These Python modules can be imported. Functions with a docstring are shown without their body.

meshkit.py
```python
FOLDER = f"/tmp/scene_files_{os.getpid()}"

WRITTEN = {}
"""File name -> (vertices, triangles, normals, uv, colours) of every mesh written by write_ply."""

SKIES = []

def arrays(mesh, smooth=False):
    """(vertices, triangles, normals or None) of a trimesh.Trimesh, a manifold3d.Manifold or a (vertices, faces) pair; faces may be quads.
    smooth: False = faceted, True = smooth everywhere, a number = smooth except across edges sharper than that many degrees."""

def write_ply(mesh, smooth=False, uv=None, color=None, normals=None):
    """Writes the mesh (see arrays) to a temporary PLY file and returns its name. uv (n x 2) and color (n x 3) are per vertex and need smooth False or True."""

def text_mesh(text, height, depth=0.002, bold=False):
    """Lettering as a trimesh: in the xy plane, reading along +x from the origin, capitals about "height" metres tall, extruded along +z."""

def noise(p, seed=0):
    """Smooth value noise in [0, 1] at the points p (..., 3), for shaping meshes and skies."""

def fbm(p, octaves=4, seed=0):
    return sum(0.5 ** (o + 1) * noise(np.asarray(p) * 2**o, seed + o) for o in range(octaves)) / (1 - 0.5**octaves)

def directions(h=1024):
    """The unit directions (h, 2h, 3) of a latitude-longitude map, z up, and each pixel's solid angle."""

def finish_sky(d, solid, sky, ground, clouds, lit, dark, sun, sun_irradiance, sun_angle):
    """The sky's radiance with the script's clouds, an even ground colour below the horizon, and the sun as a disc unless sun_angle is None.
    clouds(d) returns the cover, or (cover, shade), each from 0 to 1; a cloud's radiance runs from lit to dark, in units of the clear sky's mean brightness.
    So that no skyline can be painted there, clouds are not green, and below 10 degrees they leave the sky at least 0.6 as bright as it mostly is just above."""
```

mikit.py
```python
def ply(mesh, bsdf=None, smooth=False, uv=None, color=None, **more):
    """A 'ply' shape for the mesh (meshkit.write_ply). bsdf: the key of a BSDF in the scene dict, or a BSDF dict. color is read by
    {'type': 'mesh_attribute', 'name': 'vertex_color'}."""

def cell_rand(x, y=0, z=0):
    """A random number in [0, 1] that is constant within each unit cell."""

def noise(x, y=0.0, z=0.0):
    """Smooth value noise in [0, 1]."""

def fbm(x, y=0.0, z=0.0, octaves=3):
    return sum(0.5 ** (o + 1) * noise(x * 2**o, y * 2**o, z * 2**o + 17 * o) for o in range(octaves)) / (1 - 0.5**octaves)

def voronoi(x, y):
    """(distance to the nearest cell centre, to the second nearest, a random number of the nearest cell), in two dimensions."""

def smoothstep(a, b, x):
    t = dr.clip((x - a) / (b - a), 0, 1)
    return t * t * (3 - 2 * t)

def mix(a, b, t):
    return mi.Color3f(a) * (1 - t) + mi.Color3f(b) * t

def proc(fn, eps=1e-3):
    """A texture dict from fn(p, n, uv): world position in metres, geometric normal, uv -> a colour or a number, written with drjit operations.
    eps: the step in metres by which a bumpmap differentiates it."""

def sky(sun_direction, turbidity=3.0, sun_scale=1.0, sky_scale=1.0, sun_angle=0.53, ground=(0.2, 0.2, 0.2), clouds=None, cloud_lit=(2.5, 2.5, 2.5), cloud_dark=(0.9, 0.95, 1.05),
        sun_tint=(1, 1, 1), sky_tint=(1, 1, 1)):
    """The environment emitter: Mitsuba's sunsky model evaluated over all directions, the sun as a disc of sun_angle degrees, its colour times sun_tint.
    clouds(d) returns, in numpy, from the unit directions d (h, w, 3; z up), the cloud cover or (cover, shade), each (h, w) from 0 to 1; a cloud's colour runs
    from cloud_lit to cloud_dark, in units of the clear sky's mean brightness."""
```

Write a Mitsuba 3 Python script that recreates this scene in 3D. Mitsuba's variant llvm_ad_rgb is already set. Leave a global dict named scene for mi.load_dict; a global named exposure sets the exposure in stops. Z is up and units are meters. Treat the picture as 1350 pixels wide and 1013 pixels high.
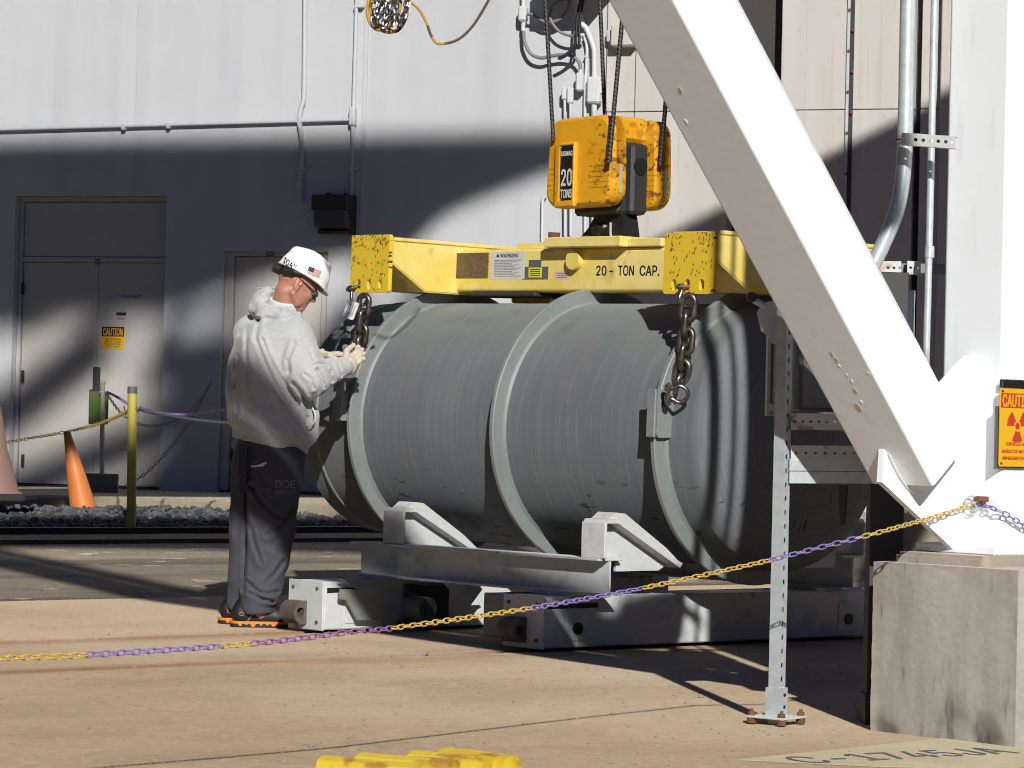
import math, random, numpy as np, trimesh, drjit as dr, mitsuba as mi, mikit, manifold3d as m3
from meshkit import text_mesh, fbm as nfbm, noise as nnoise
from mikit import noise, fbm, voronoi, smoothstep, mix, cell_rand
from shapely.geometry import Polygon, LineString, box as sbox
from shapely import affinity
from shapely.ops import unary_union
T = mi.ScalarTransform4f
R = np.random.default_rng(7); random.seed(7)
scene, labels = {}, {}

# ------------------------------------------------------------------ camera, sky, exposure
FPX, W0, H0 = 3740.0, 1350.0, 1013.0
EYE = np.array([0, 0, .95]); PITCH = 70.5/FPX; ROLL = .024
fw = np.array([0, math.cos(PITCH), math.sin(PITCH)]); r0 = np.array([1., 0, 0]); u0 = np.cross(r0, fw)
CR = r0*math.cos(ROLL)+u0*math.sin(ROLL); CU = u0*math.cos(ROLL)-r0*math.sin(ROLL)
scene['camera'] = {'type': 'perspective', 'fov': 2*math.degrees(math.atan(W0/2/FPX)), 'fov_axis': 'x', 'near_clip': .1, 'far_clip': 900.,
    'to_world': T().look_at(origin=EYE.tolist(), target=(EYE+fw).tolist(), up=CU.tolist())}
SUN = np.array([.145, -1., .49]); SUN = SUN/np.linalg.norm(SUN)
scene['daylight'] = mikit.sky(SUN.tolist(), turbidity=3, sky_scale=.16, sun_tint=(1.12, 1.45, 2.15), sky_tint=(.28, .74, 2.05))
exposure = 1.75

def at(px, py, Y):
    d = fw + CR*((px-W0/2)/FPX) - CU*((py-H0/2)/FPX)
    return EYE + d*((Y-EYE[1])/d[1])
def hit(px, py, q, n):
    d = fw + CR*((px-W0/2)/FPX) - CU*((py-H0/2)/FPX)
    return EYE + d*(np.dot(np.asarray(q)-EYE, n)/np.dot(d, n))
def ground(px, py, z=0.): return hit(px, py, (0, 0, z), (0, 0, 1))

# ------------------------------------------------------------------ mesh helpers
def cat(ms): return trimesh.util.concatenate([m for m in ms if m is not None])
def mat4(o=(0, 0, 0), ex=(1, 0, 0), ey=(0, 1, 0), ez=(0, 0, 1)):
    m = np.eye(4); m[:3, 0], m[:3, 1], m[:3, 2], m[:3, 3] = ex, ey, ez, o
    return m
def place(mesh, M): m = mesh.copy(); m.apply_transform(M); return m
def cbox(lo, hi, b=.004):
    lo, hi = np.minimum(lo, hi), np.maximum(lo, hi); c, h = (lo+hi)/2, (hi-lo)/2; b = min(b, .45*h.min())
    if b <= 0: return trimesh.creation.box(bounds=[lo, hi])
    p = []
    for s in np.ndindex(2, 2, 2):
        sg = np.array(s)*2-1
        for k in range(3):
            q = h-b; q[k] = h[k]; p.append(c+sg*q)
    return trimesh.convex.convex_hull(np.array(p))
def prism(pts, t0, t1, ax='xz', b=0):
    """polygon in the plane ax, extruded from t0 to t1 along the third axis"""
    pg = pts if isinstance(pts, Polygon) else Polygon(pts)
    if not pg.is_valid: pg = pg.buffer(0)
    if b:
        s = pg.buffer(-b, join_style=2); s = s if s.geom_type == 'Polygon' and not s.is_empty else pg
        m = cat([trimesh.creation.extrude_polygon(pg, abs(t1-t0)-2*b, engine='earcut')]); m.apply_translation([0, 0, b])
        a = trimesh.creation.extrude_polygon(s, abs(t1-t0), engine='earcut'); m = cat([m, a])
    else: m = trimesh.creation.extrude_polygon(pg, abs(t1-t0), engine='earcut')
    v = np.array(m.vertices); t = min(t0, t1)+v[:, 2]
    v = {'xz': np.stack([v[:, 0], t, v[:, 1]], 1), 'yz': np.stack([t, v[:, 0], v[:, 1]], 1), 'xy': np.stack([v[:, 0], v[:, 1], t], 1)}[ax]
    f = m.faces[:, ::-1] if ax == 'xz' else m.faces
    return trimesh.Trimesh(v, f, process=False)
def smoothpts(pts, n=8):
    p = np.asarray(pts, float)
    if len(p) < 3: return p
    q = np.vstack([2*p[0]-p[1], p, 2*p[-1]-p[-2]]); out = []
    for i in range(1, len(q)-2):
        for t in np.arange(n)/n:
            out.append(.5*(2*q[i]+(q[i+1]-q[i-1])*t+(2*q[i-1]-5*q[i]+4*q[i+1]-q[i+2])*t*t+(3*q[i]-q[i-1]-3*q[i+1]+q[i+2])*t**3))
    return np.vstack([out, p[-1:]])
def tube(pts, r, sides=10, closed=False, smooth=0):
    p = smoothpts(pts, smooth) if smooth else np.asarray(pts, float)
    n = len(p); t = np.roll(p, -1, 0)-np.roll(p, 1, 0) if closed else np.gradient(p, axis=0)
    t /= np.linalg.norm(t, axis=1, keepdims=True)+1e-12
    a = np.cross(t[0], [0, 0, 1] if abs(t[0][2]) < .9 else [1, 0, 0]); A = []
    for k in range(n):
        a = a-t[k]*np.dot(a, t[k]); a /= np.linalg.norm(a); A.append(a)
    A = np.array(A); B = np.cross(t, A); an = np.arange(sides)*2*np.pi/sides; r = np.interp(np.linspace(0, 1, n), np.linspace(0, 1, len(r)), r) if np.ndim(r) else np.full(n, r)
    v = (p[:, None]+r[:, None, None]*(np.cos(an)[None, :, None]*A[:, None]+np.sin(an)[None, :, None]*B[:, None])).reshape(-1, 3)
    i, j = np.meshgrid(np.arange(n if closed else n-1), np.arange(sides), indexing='ij'); k = (i+1) % n; l = (j+1) % sides
    f = np.stack([i*sides+j, i*sides+l, k*sides+l, k*sides+j], -1).reshape(-1, 4)
    f = np.vstack([f[:, [0, 1, 2]], f[:, [0, 2, 3]]])
    if not closed:
        c = np.arange(1, sides-1)
        f = np.vstack([f, np.stack([c*0, c+1, c], 1), (n-1)*sides+np.stack([c*0, c, c+1], 1)])
    return trimesh.Trimesh(v, f, process=False)
def lathe(prof, n=48, M=None):
    p = np.asarray(prof, float); an = np.arange(n)*2*np.pi/n; k = len(p)
    v = np.stack([p[:, 0][:, None]*np.cos(an), p[:, 0][:, None]*np.sin(an), np.repeat(p[:, 1][:, None], n, 1)], -1).reshape(-1, 3)
    i, j = np.meshgrid(np.arange(k-1), np.arange(n), indexing='ij'); l = (j+1) % n
    f = np.stack([i*n+j, i*n+l, (i+1)*n+l, (i+1)*n+j], -1).reshape(-1, 4); f = np.vstack([f[:, [0, 1, 2]], f[:, [0, 2, 3]]])
    m = trimesh.Trimesh(v, f, process=False)
    if p[0, 1] > p[-1, 1]: m.invert()
    return place(m, M) if M is not None else m
def cyl(p0, p1, r, n=20):
    p0, p1 = np.array(p0, float), np.array(p1, float); z = p1-p0; L = np.linalg.norm(z); z /= L
    x = np.cross(z, [0, 0, 1] if abs(z[2]) < .9 else [1, 0, 0]); x /= np.linalg.norm(x)
    return lathe([(1e-5, 0), (r, 0), (r, L), (1e-5, L)], n, mat4(p0, x, np.cross(z, x), z))
def man(m): return m3.Manifold(m3.Mesh(np.array(m.vertices, np.float32), np.array(m.faces, np.uint32)))
def trim(M):
    q = M.to_mesh(); return trimesh.Trimesh(q.vert_properties[:, :3], q.tri_verts, process=False)
def weld(m): m = m.copy(); m.merge_vertices(); return m
def cut(a, *bs):
    A = man(weld(a))
    for b in bs: A = A-man(weld(b))
    return trim(A)
def link(L, w, r, n=6, sides=6):
    """chain link in the xy plane, outer length L along x, outer width w"""
    c = w/2-r; h = L/2-r-c; a = np.linspace(-np.pi/2, np.pi/2, n)
    p = np.vstack([np.stack([h+c*np.cos(a), c*np.sin(a), a*0], 1), np.stack([-h-c*np.cos(a), -c*np.sin(a), a*0], 1)])
    return tube(p, r, sides, closed=True)
def along(pts, pitch):
    p = np.asarray(pts, float); s = np.r_[0, np.cumsum(np.linalg.norm(np.diff(p, axis=0), axis=1))]; n = int(s[-1]/pitch)
    q = np.arange(n+1)*pitch; return np.stack([np.interp(q, s, p[:, k]) for k in range(3)], 1)
def chain_links(pts, pitch, L, w, r, n=5, sides=5, tilt=.35):
    q = along(pts, pitch); base = link(L, w, r, n, sides); out = []
    for i in range(len(q)-1):
        t = q[i+1]-q[i]; t /= np.linalg.norm(t); up = np.array([0, 0, 1.]) if abs(t[2]) < .9 else np.array([0, 1., 0])
        a = np.cross(up, t); a /= np.linalg.norm(a); b = np.cross(t, a); th = tilt+(i % 2)*np.pi/2+R.normal()*.12
        y = a*math.cos(th)+b*math.sin(th); out.append(place(base, mat4((q[i]+q[i+1])/2, t, y, np.cross(t, y))))
    return out
def surface_nets(field, lo, hi, h):
    lo = np.array(lo, float); n = np.ceil((np.array(hi)-lo)/h).astype(int)+1
    g = np.stack(np.meshgrid(*[lo[k]+np.arange(n[k])*h for k in range(3)], indexing='ij'), -1)
    F = field(g.reshape(-1, 3)).reshape(n); S = F < 0
    c = [(0, 0, 0), (1, 0, 0), (0, 1, 0), (1, 1, 0), (0, 0, 1), (1, 0, 1), (0, 1, 1), (1, 1, 1)]
    sl = lambda A, o: A[o[0]:n[0]-1+o[0], o[1]:n[1]-1+o[1], o[2]:n[2]-1+o[2]]
    cnt = sum(sl(S, o).astype(int) for o in c); act = (cnt > 0) & (cnt < 8)
    P = np.zeros(act.shape+(3,)); N = np.zeros(act.shape)
    for i in range(8):
        for j in range(i+1, 8):
            if sum(abs(np.array(c[i])-np.array(c[j]))) == 1:
                a, b = sl(F, c[i]), sl(F, c[j]); x = (a < 0) != (b < 0); t = np.where(x, a/np.where(x, a-b, 1), 0)
                for k in range(3): P[..., k] += np.where(x, c[i][k]+t*(c[j][k]-c[i][k]), 0)
                N += x
    idx = -np.ones(act.shape, int); idx[act] = np.arange(act.sum())
    org = np.stack(np.nonzero(act), 1); V = lo+h*(org+P[act]/N[act][:, None]); Q = []
    for k in range(3):
        a, b = (k+1) % 3, (k+2) % 3
        s0 = [slice(1, n[0]-1), slice(1, n[1]-1), slice(1, n[2]-1)]; s0[k] = slice(0, n[k]-1); s1 = list(s0); s1[k] = slice(1, n[k])
        A, B = S[tuple(s0)], S[tuple(s1)]; I = np.stack(np.nonzero(A != B), 1)
        off = np.ones(3, int); off[k] = 0; C = I+off; f = A[tuple(I.T)]
        def vi(da, db):
            d = C.copy(); d[:, a] -= da; d[:, b] -= db; return idx[tuple(d.T)]
        q = np.stack([vi(1, 1), vi(0, 1), vi(0, 0), vi(1, 0)], 1); q[~f] = q[~f][:, ::-1]; Q.append(q)
    Q = np.vstack(Q); Q = Q[(Q >= 0).all(1)]
    return trimesh.Trimesh(V, np.vstack([Q[:, [0, 1, 2]], Q[:, [0, 2, 3]]]), process=False)

# ------------------------------------------------------------------ registry
used = set()
def num(base):
    k, i = base, 0
    while k in used: i += 1; k = f'{base}_{i:03d}'
    used.add(k); return k
def thing(name, label, cat_, group=None, kind=None):
    k = num(name); labels[k] = {'label': label}
    if cat_: labels[k]['category'] = cat_
    if group: labels[k]['group'] = group
    if kind: labels[k]['kind'] = kind
    return k
def part(parent, name, mesh, bsdf, smooth=False, label=None, kind=None):
    k = num(parent+'__'+name); scene[k] = mikit.ply(mesh, 'mat_'+bsdf, smooth=smooth)
    if label or kind: labels[k] = {**({'label': label} if label else {}), **({'kind': kind} if kind else {})}
    return k
def one(name, mesh, bsdf, label, cat_, group=None, kind=None, smooth=False):
    k = thing(name, label, cat_, group, kind); scene[k] = mikit.ply(mesh, 'mat_'+bsdf, smooth=smooth); return k
def struct(name, mesh, bsdf, label=None, smooth=False):
    k = num(name); scene[k] = mikit.ply(mesh, 'mat_'+bsdf, smooth=smooth); labels[k] = {'kind': 'structure', **({'label': label} if label else {})}; return k
def text(parent, s, height, M, bsdf, bold=True, wfit=None, name='lettering', depth=.0012):
    """lettering centred on M's origin in its xy plane"""
    m = text_mesh(s, height, depth, bold); c = m.bounds.mean(0); m.apply_translation([-c[0], -c[1], 0])
    if wfit: m.apply_scale([wfit/(m.bounds[1, 0]-m.bounds[0, 0]), 1, 1])
    return part(parent, name, place(m, M), bsdf)

# ------------------------------------------------------------------ frames
A49 = math.radians(49); U = np.array([math.cos(A49), -math.sin(A49), 0]); V = np.array([math.sin(A49), math.cos(A49), 0]); Z = np.array([0, 0, 1.])
C0 = np.array([.45, 13.86, 0]); TF = mat4(C0, U, V, Z)
def tf(m): return place(m, TF)
def tp(u, v, z): return C0+U*u+V*v+Z*z
WE = np.array([1, -.3, 0]); WE /= np.linalg.norm(WE); WN = np.array([WE[1], -WE[0], 0]); WQ = np.array([-1.5, 27., 0])   # wall: along WE, outward normal WN
WF = mat4(WQ, WE, -WN, Z)                                   # x along the wall, y into it, z up
def wp(px, py, off=0.):
    p = hit(px, py, WQ+WN*off, WN)-WQ; return np.array([p@WE, -(p@WN), p[2]])
def wf(m): return place(m, WF)

# ------------------------------------------------------------------ materials
def PX(fn, k=.72): return mikit.proc(lambda p, n, uv: fn(p, n, uv)*k)
def P(c): return {'type': 'rgb', 'value': list(c)}
def pr(base, rough=.6, bump=None, scale=1., **k):
    # albedos below were picked at one stop less exposure
    if isinstance(base, (tuple, list)): base = [.72*x for x in base]
    b = {'type': 'principled', 'base_color': P(base) if isinstance(base, (tuple, list)) else base, 'roughness': rough if not callable(rough) else mikit.proc(rough), **k}
    if bump: b = {'type': 'bumpmap', 'arbitrary': mikit.proc(bump), 'scale': scale, 'bsdf': b}
    return {'type': 'twosided', 'bsdf': b}
def M(name, *a, **k): scene['mat_'+name] = pr(*a, **k)
c_ = lambda *x: mi.Color3f(*x)
def flat(name, base, rough=.6, **k): M(name, base, rough, **k)
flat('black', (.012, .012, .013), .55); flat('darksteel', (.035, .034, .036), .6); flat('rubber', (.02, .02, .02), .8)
flat('red_ink', (.62, .055, .035), .5); flat('black_ink', (.014, .014, .016), .6); flat('navy_ink', (.02, .025, .07), .6)
flat('white_ink', (.75, .75, .73), .55); flat('grey_ink', (.22, .22, .24), .8); flat('chain_yellow', (.72, .47, .10), .4); flat('chain_purple', (.30, .22, .52), .4)
flat('chain_magenta', (.34, .14, .33), .4); flat('sign_yellow', (.90, .50, .02), .45); flat('steel_bright', (.42, .40, .39), .32, metallic=1.)
flat('orange', (.75, .19, .03), .5); flat('shoe_orange', (.85, .24, .02), .5); flat('lime', (.13, .22, .02), .45); flat('pale_blue', (.45, .55, .56), .5)
flat('ear_yellow', (.85, .65, .05), .5); flat('glove', (.66, .57, .46), .9); flat('hat', (1.05, 1.05, 1.03), .28); flat('shirt', (.75, .75, .78), .9)
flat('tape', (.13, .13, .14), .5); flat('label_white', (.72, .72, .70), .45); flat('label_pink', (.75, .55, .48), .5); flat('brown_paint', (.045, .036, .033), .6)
flat('silver', (.50, .50, .47), .4); flat('lens', (.10, .10, .11), .12); flat('cord_yellow', (.55, .30, .05), .5); flat('cord_brown', (.13, .075, .05), .55)
flat('pale_wood', (.6, .55, .42), .7); flat('label_yellow', (.75, .72, .05), .5)

def n3(p, s, o=3): return fbm(p.x*s, p.y*s, p.z*s, o)
def qcoord(p): return -((p.x-C0[0])*U[0]+(p.y-C0[1])*U[1])
def vcoord(p): return (p.x-C0[0])*V[0]+(p.y-C0[1])*V[1]
_g = ground(960, 888)-C0; AGG = (-(_g@U), _g@V)
def f_conc(p, n, uv):
    q, w = qcoord(p), vcoord(p)
    a = n3(p, .7, 4); b = fbm(q*2.2, w*.9, 0, 4); g = n3(p, 45, 2); g2 = n3(p, 150, 2)
    c = mix((.415, .312, .215), (.49, .385, .285), smoothstep(.3, .7, a*.6+b*.4))
    c = c*(.80+.24*g+.16*g2)
    rust = dr.exp(-dr.square((dr.abs(q)-.66)/.16))*smoothstep(.25, .6, fbm(w*1.1, q*6, 3, 3))
    c = mix(c, c_(.30, .165, .085), rust*.75)
    dirt = smoothstep(.56, .76, fbm(q*1.2+5, w*.7, 2, 4)); c = mix(c, c*.80, dirt*.7); drk = smoothstep(.74, .80, n3(p, 19, 3)); c = mix(c, c*.75, drk*.5)
    pa = dr.sqrt(dr.square((q-AGG[0])/.42)+dr.square((w-AGG[1])/.95))+.5*(n3(p, 4, 3)-.5); pm = smoothstep(1.05, .85, pa)*smoothstep(.42, .6, n3(p, 70, 2)); c = mix(c, c_(.52, .48, .42), dr.select(pm > 0, pm*.55, 0))
    spot = smoothstep(.86, .90, noise(p.x*31, p.y*19, 4)); c = mix(c, c_(.5, .44, .36), spot*.35)
    return c
M('concrete', PX(lambda p, n, uv: f_conc(p, n, uv)*c_(1.04, .99, .90)), .85, bump=lambda p, n, uv: n3(p, 60, 2)*.002+n3(p, 7, 2)*.003)
def f_apron(p, n, uv):
    q, w = qcoord(p), vcoord(p)
    a = fbm(q*2.5, w*.5, 1, 4); g = n3(p, 35, 2)
    c = mix((.10, .078, .058), (.20, .160, .118), smoothstep(.3, .68, a))*(.7+.6*g)
    w_ = smoothstep(.70, .78, fbm(q*9, w*4, 5, 4)); c = mix(c, c_(.40, .36, .30), w_*.6)
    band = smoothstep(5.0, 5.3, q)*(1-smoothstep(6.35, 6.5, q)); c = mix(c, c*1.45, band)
    return c
M('apron', PX(f_apron), .85, bump=lambda p, n, uv: n3(p, 40, 2)*.004)
M('walk', PX(lambda p, n, uv: mix((.30, .245, .175), (.40, .335, .25), n3(p, 2.2, 4))*(.85+.3*n3(p, 40, 2))), .85)
M('pedestal', PX(lambda p, n, uv: f_ped(p)*c_(.97, 1., 1.05), .84), .88, bump=lambda p, n, uv: n3(p, 70, 2)*.0006+smoothstep(.66, .74, n3(p, 33, 2))*-.0007)
def f_ped(p):
    a = n3(p, 4, 4); st = fbm((p.x+p.y)*0+ (p.x*U[0]+p.y*U[1])*16, 0, p.z*1.3, 3); w = p.x*U[0]+p.y*U[1]
    c = mix((.335, .285, .228), (.46, .405, .335), smoothstep(.3, .7, .5*a+.5*st))*(.9+.2*n3(p, 70, 2))
    d = smoothstep(.63, .78, fbm(w*30, 3, p.z*5, 3)); c = mix(c, c*.42, d*.8*smoothstep(.75, .35, a))
    foot = (1-smoothstep(.0, .16, p.z))*smoothstep(.45, .65, fbm(w*7, 0, p.z*6, 3)); c = mix(c, c_(.07, .06, .055), foot*.75)
    rim = smoothstep(.545, .575, p.z)*smoothstep(.4, .6, a); return mix(c, c_(.42, .29, .2), rim*.4)
M('gravel', PX(lambda p, n, uv: mix((.035, .035, .04), (.20, .20, .21), cell_rand(p.x*19, p.y*19, p.z*31)*.7)), .9)
def f_wall(p, n, uv):
    s = (p.x-WQ[0])*WE[0]+(p.y-WQ[1])*WE[1]
    st = fbm(s*7, 0, p.z*.25, 4); g = n3(p, 3, 3)
    c = mix((.575, .575, .605), (.62, .62, .648), smoothstep(.2, .8, st*.7+g*.3))
    return mix(c, c*.90, smoothstep(.60, .8, fbm(s*2.2+9, 1, p.z*.18, 3))*.6)
M('wall', PX(f_wall), .62, bump=lambda p, n, uv: n3(p, 30, 2)*.0015)
def f_beige(p, n, uv):
    s = (p.x-WQ[0])*WE[0]+(p.y-WQ[1])*WE[1]
    c = mix((.585, .53, .485), (.66, .61, .57), fbm(s*6, 0, p.z*.3, 4))
    d, _, r = voronoi(s*5, p.z*5); sp = smoothstep(.16, .08, d)*(r > .8); c = mix(c, c_(.52, .43, .36), dr.select(sp > 0, sp*.3, 0))
    run = smoothstep(.6, .75, fbm(s*18, 2, p.z*.7, 3)); return mix(c, c*c_(.9, .84, .76), run*.5)
M('beige', PX(f_beige), .55)
M('door', PX(lambda p, n, uv: mix((.50, .475, .44), (.57, .54, .50), n3(p, 2.5, 3))), .5)
def f_white(p, n, uv):
    c = mix((.80, .815, .84), (.85, .862, .885), n3(p, 6, 3)); w = smoothstep(.66, .8, fbm(p.x*24, p.y*24, p.z*3, 3)); c = mix(c, c_(.70, .685, .65), w*.4); return c
M('white', PX(f_white, .98), .45, bump=lambda p, n, uv: n3(p, 30, 3)*.0006)
M('weld', (.8, .8, .8), .4)
def f_galv(p, n, uv):
    d, e, r = voronoi(p.x*60+p.y*47, p.z*55); a = n3(p, 9, 3)
    return mix((.40, .445, .48), (.58, .61, .62), .45*r+.55*a)
M('galv', PX(f_galv, 1.0), .42, metallic=.35)
def f_strut(p, n, uv):
    a = n3(p, 14, 4); c = mix((.62, .615, .59), (.70, .69, .66), n3(p, 40, 2)); return mix(c, c_(.36, .15, .06), smoothstep(.60, .74, a)*.85)
M('strut', PX(f_strut), .5)
M('rust', PX(lambda p, n, uv: mix((.10, .045, .025), (.27, .115, .055), n3(p, 60, 3))), .85)
M('railsteel', PX(lambda p, n, uv: mix((.06, .03, .02), (.18, .09, .055), n3(p, 15, 3))), .7)
def f_trol(p, n, uv):
    a = n3(p, 7, 4); b = fbm(p.x*20, p.y*20, p.z*4, 3)
    c = mix((.62, .63, .625), (.74, .74, .73), n3(p, 30, 2)); c = mix(c, c_(.42, .50, .52), smoothstep(.50, .72, a)*.75)
    r = smoothstep(.66, .76, b*.6+n3(p, 3.1, 3)*.4); return mix(c, c_(.33, .17, .08), r*.7)
M('trolley', PX(f_trol), .5)
M('guard', PX(lambda p, n, uv: mix((.21, .225, .195), (.30, .31, .27), fbm(p.x*9, p.y*9, p.z*25, 3))), .5)
def f_cyl(p, n, uv):
    v = vcoord(p); an = dr.atan2(p.z-1.0, -v); u = (p.x-C0[0])*U[0]+(p.y-C0[1])*U[1]+.9*(.61-dr.minimum(.59, dr.sqrt(v*v+dr.square(p.z-1.0))))
    st = fbm(u*38, an*.8, 0, 3); fine = fbm(u*170, an*2.2, 1, 2); blot = n3(p, 2.6, 4)
    c = mix((.178, .189, .199), (.226, .233, .238), smoothstep(.25, .75, .25*st+.4*blot+.35*fine))
    ln = smoothstep(.72, .80, noise(u*85, an*3.3, 7)); c = mix(c, c_(.31, .30, .29), ln*.22)
    dust = smoothstep(.25, .95, n.z)*smoothstep(.3, .6, fbm(u*6, an*5, 3, 3)+.15); c = mix(c, c_(.275, .28, .245), dust*.6)
    sc = smoothstep(.74, .77, fbm(u*9, an*19, 9, 4))*(1-smoothstep(-.35, -.1, p.z-.98)); c = mix(c, c_(.05, .05, .05), sc*.8)
    rs = smoothstep(.70, .85, fbm(u*5, an*3+4, 4, 3)); return mix(c, c_(.24, .20, .15), rs*.3)
M('cyl', PX(lambda p, n, uv: f_cyl(p, n, uv)*c_(.97, 1., 1.04), .68), .8, specular=.3, bump=lambda p, n, uv: fbm(((p.x-C0[0])*U[0]+(p.y-C0[1])*U[1])*120, dr.atan2(p.z-1., -vcoord(p))*2, 1, 2)*.0009)
M('cyl_ring', PX(lambda p, n, uv: mix((.21, .232, .236), (.29, .307, .302), n3(p, 5, 4))*(.92+.16*n3(p, 60, 2))), .5)
def f_yel(p, n, uv):
    a = n3(p, 5, 4); c = mix((.80, .60, .13), (.86, .70, .26), smoothstep(.3, .7, a)); b = smoothstep(.64, .76, fbm(p.x*9, p.y*9, p.z*5, 4)); return mix(c, c_(.52, .33, .05), b*.55)
M('yellow', PX(f_yel, .84), .45, bump=lambda p, n, uv: n3(p, 24, 3)*.0015)
def f_chip(p, n, uv):
    w = p.x*U[0]+p.y*U[1]; c = mix((.76, .50, .03), (.80, .55, .05), n3(p, 8, 3))
    x, z = w*120-(p.z-1.75)*48, p.z*40+w*12; d, e, r = voronoi(x, z); top = smoothstep(1.74, 1.93, p.z); msk = smoothstep(.36, .62, n3(p, 13, 3))
    k = dr.select(r < .05+top*.85*msk+.25*smoothstep(.62, .7, n3(p, 17, 2)), smoothstep(.40, .28, d+.25*(n3(p, 220, 2)-.5)), 0); return mix(c, c_(.045, .03, .02), k)
M('yellow_chipped', PX(f_chip, .86), .45)
def f_block(p, n, uv):
    a = n3(p, 4, 4); c = mix((.70, .31, .012), (.78, .40, .02), n3(p, 6, 3))
    w = p.x*U[0]+p.y*U[1]-(C0[0]*U[0]+C0[1]*U[1]); m = smoothstep(.585, .68, n3(p, 27, 4)*.75+a*.25+.13*smoothstep(-.02, .22, w)-.05); c = mix(c, c_(.34, .14, .02), m*.6); m2 = smoothstep(.64, .70, n3(p, 41, 4)*.8+.16*smoothstep(-.02, .22, w)); c = mix(c, c_(.07, .035, .015), m2*.75)
    r = smoothstep(.55, .75, fbm(p.x*11, p.y*11, p.z*3, 3)); return mix(c, c*c_(.72, .6, .5), r*.6)
M('block_yellow', PX(f_block, .86), .38, bump=lambda p, n, uv: n3(p, 40, 3)*.0012)
def f_kerb(p, n, uv):
    a = n3(p, 13, 4); c = mix((.74, .50, .02), (.80, .58, .06), n3(p, 5, 3)); return mix(c, c_(.40, .17, .03), smoothstep(.56, .70, a)*.75*smoothstep(.11, .145, p.z+.02*a))
M('kerb_yellow', PX(f_kerb), .6, bump=lambda p, n, uv: n3(p, 25, 3)*.006)
M('post_yellow', PX(lambda p, n, uv: mix((.50, .42, .05), (.62, .53, .10), n3(p, 12, 3))), .5)
M('rope', PX(lambda p, n, uv: mix((.015, .014, .013), (.20, .19, .17), smoothstep(.8, .97, .5+.5*dr.sin(p.z*300+(p.x+p.y)*160))*.6)), .55)
M('chainsteel', PX(lambda p, n, uv: mix((.07, .05, .042), (.30, .27, .25), n3(p, 40, 3))), .36, metallic=.85)
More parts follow.
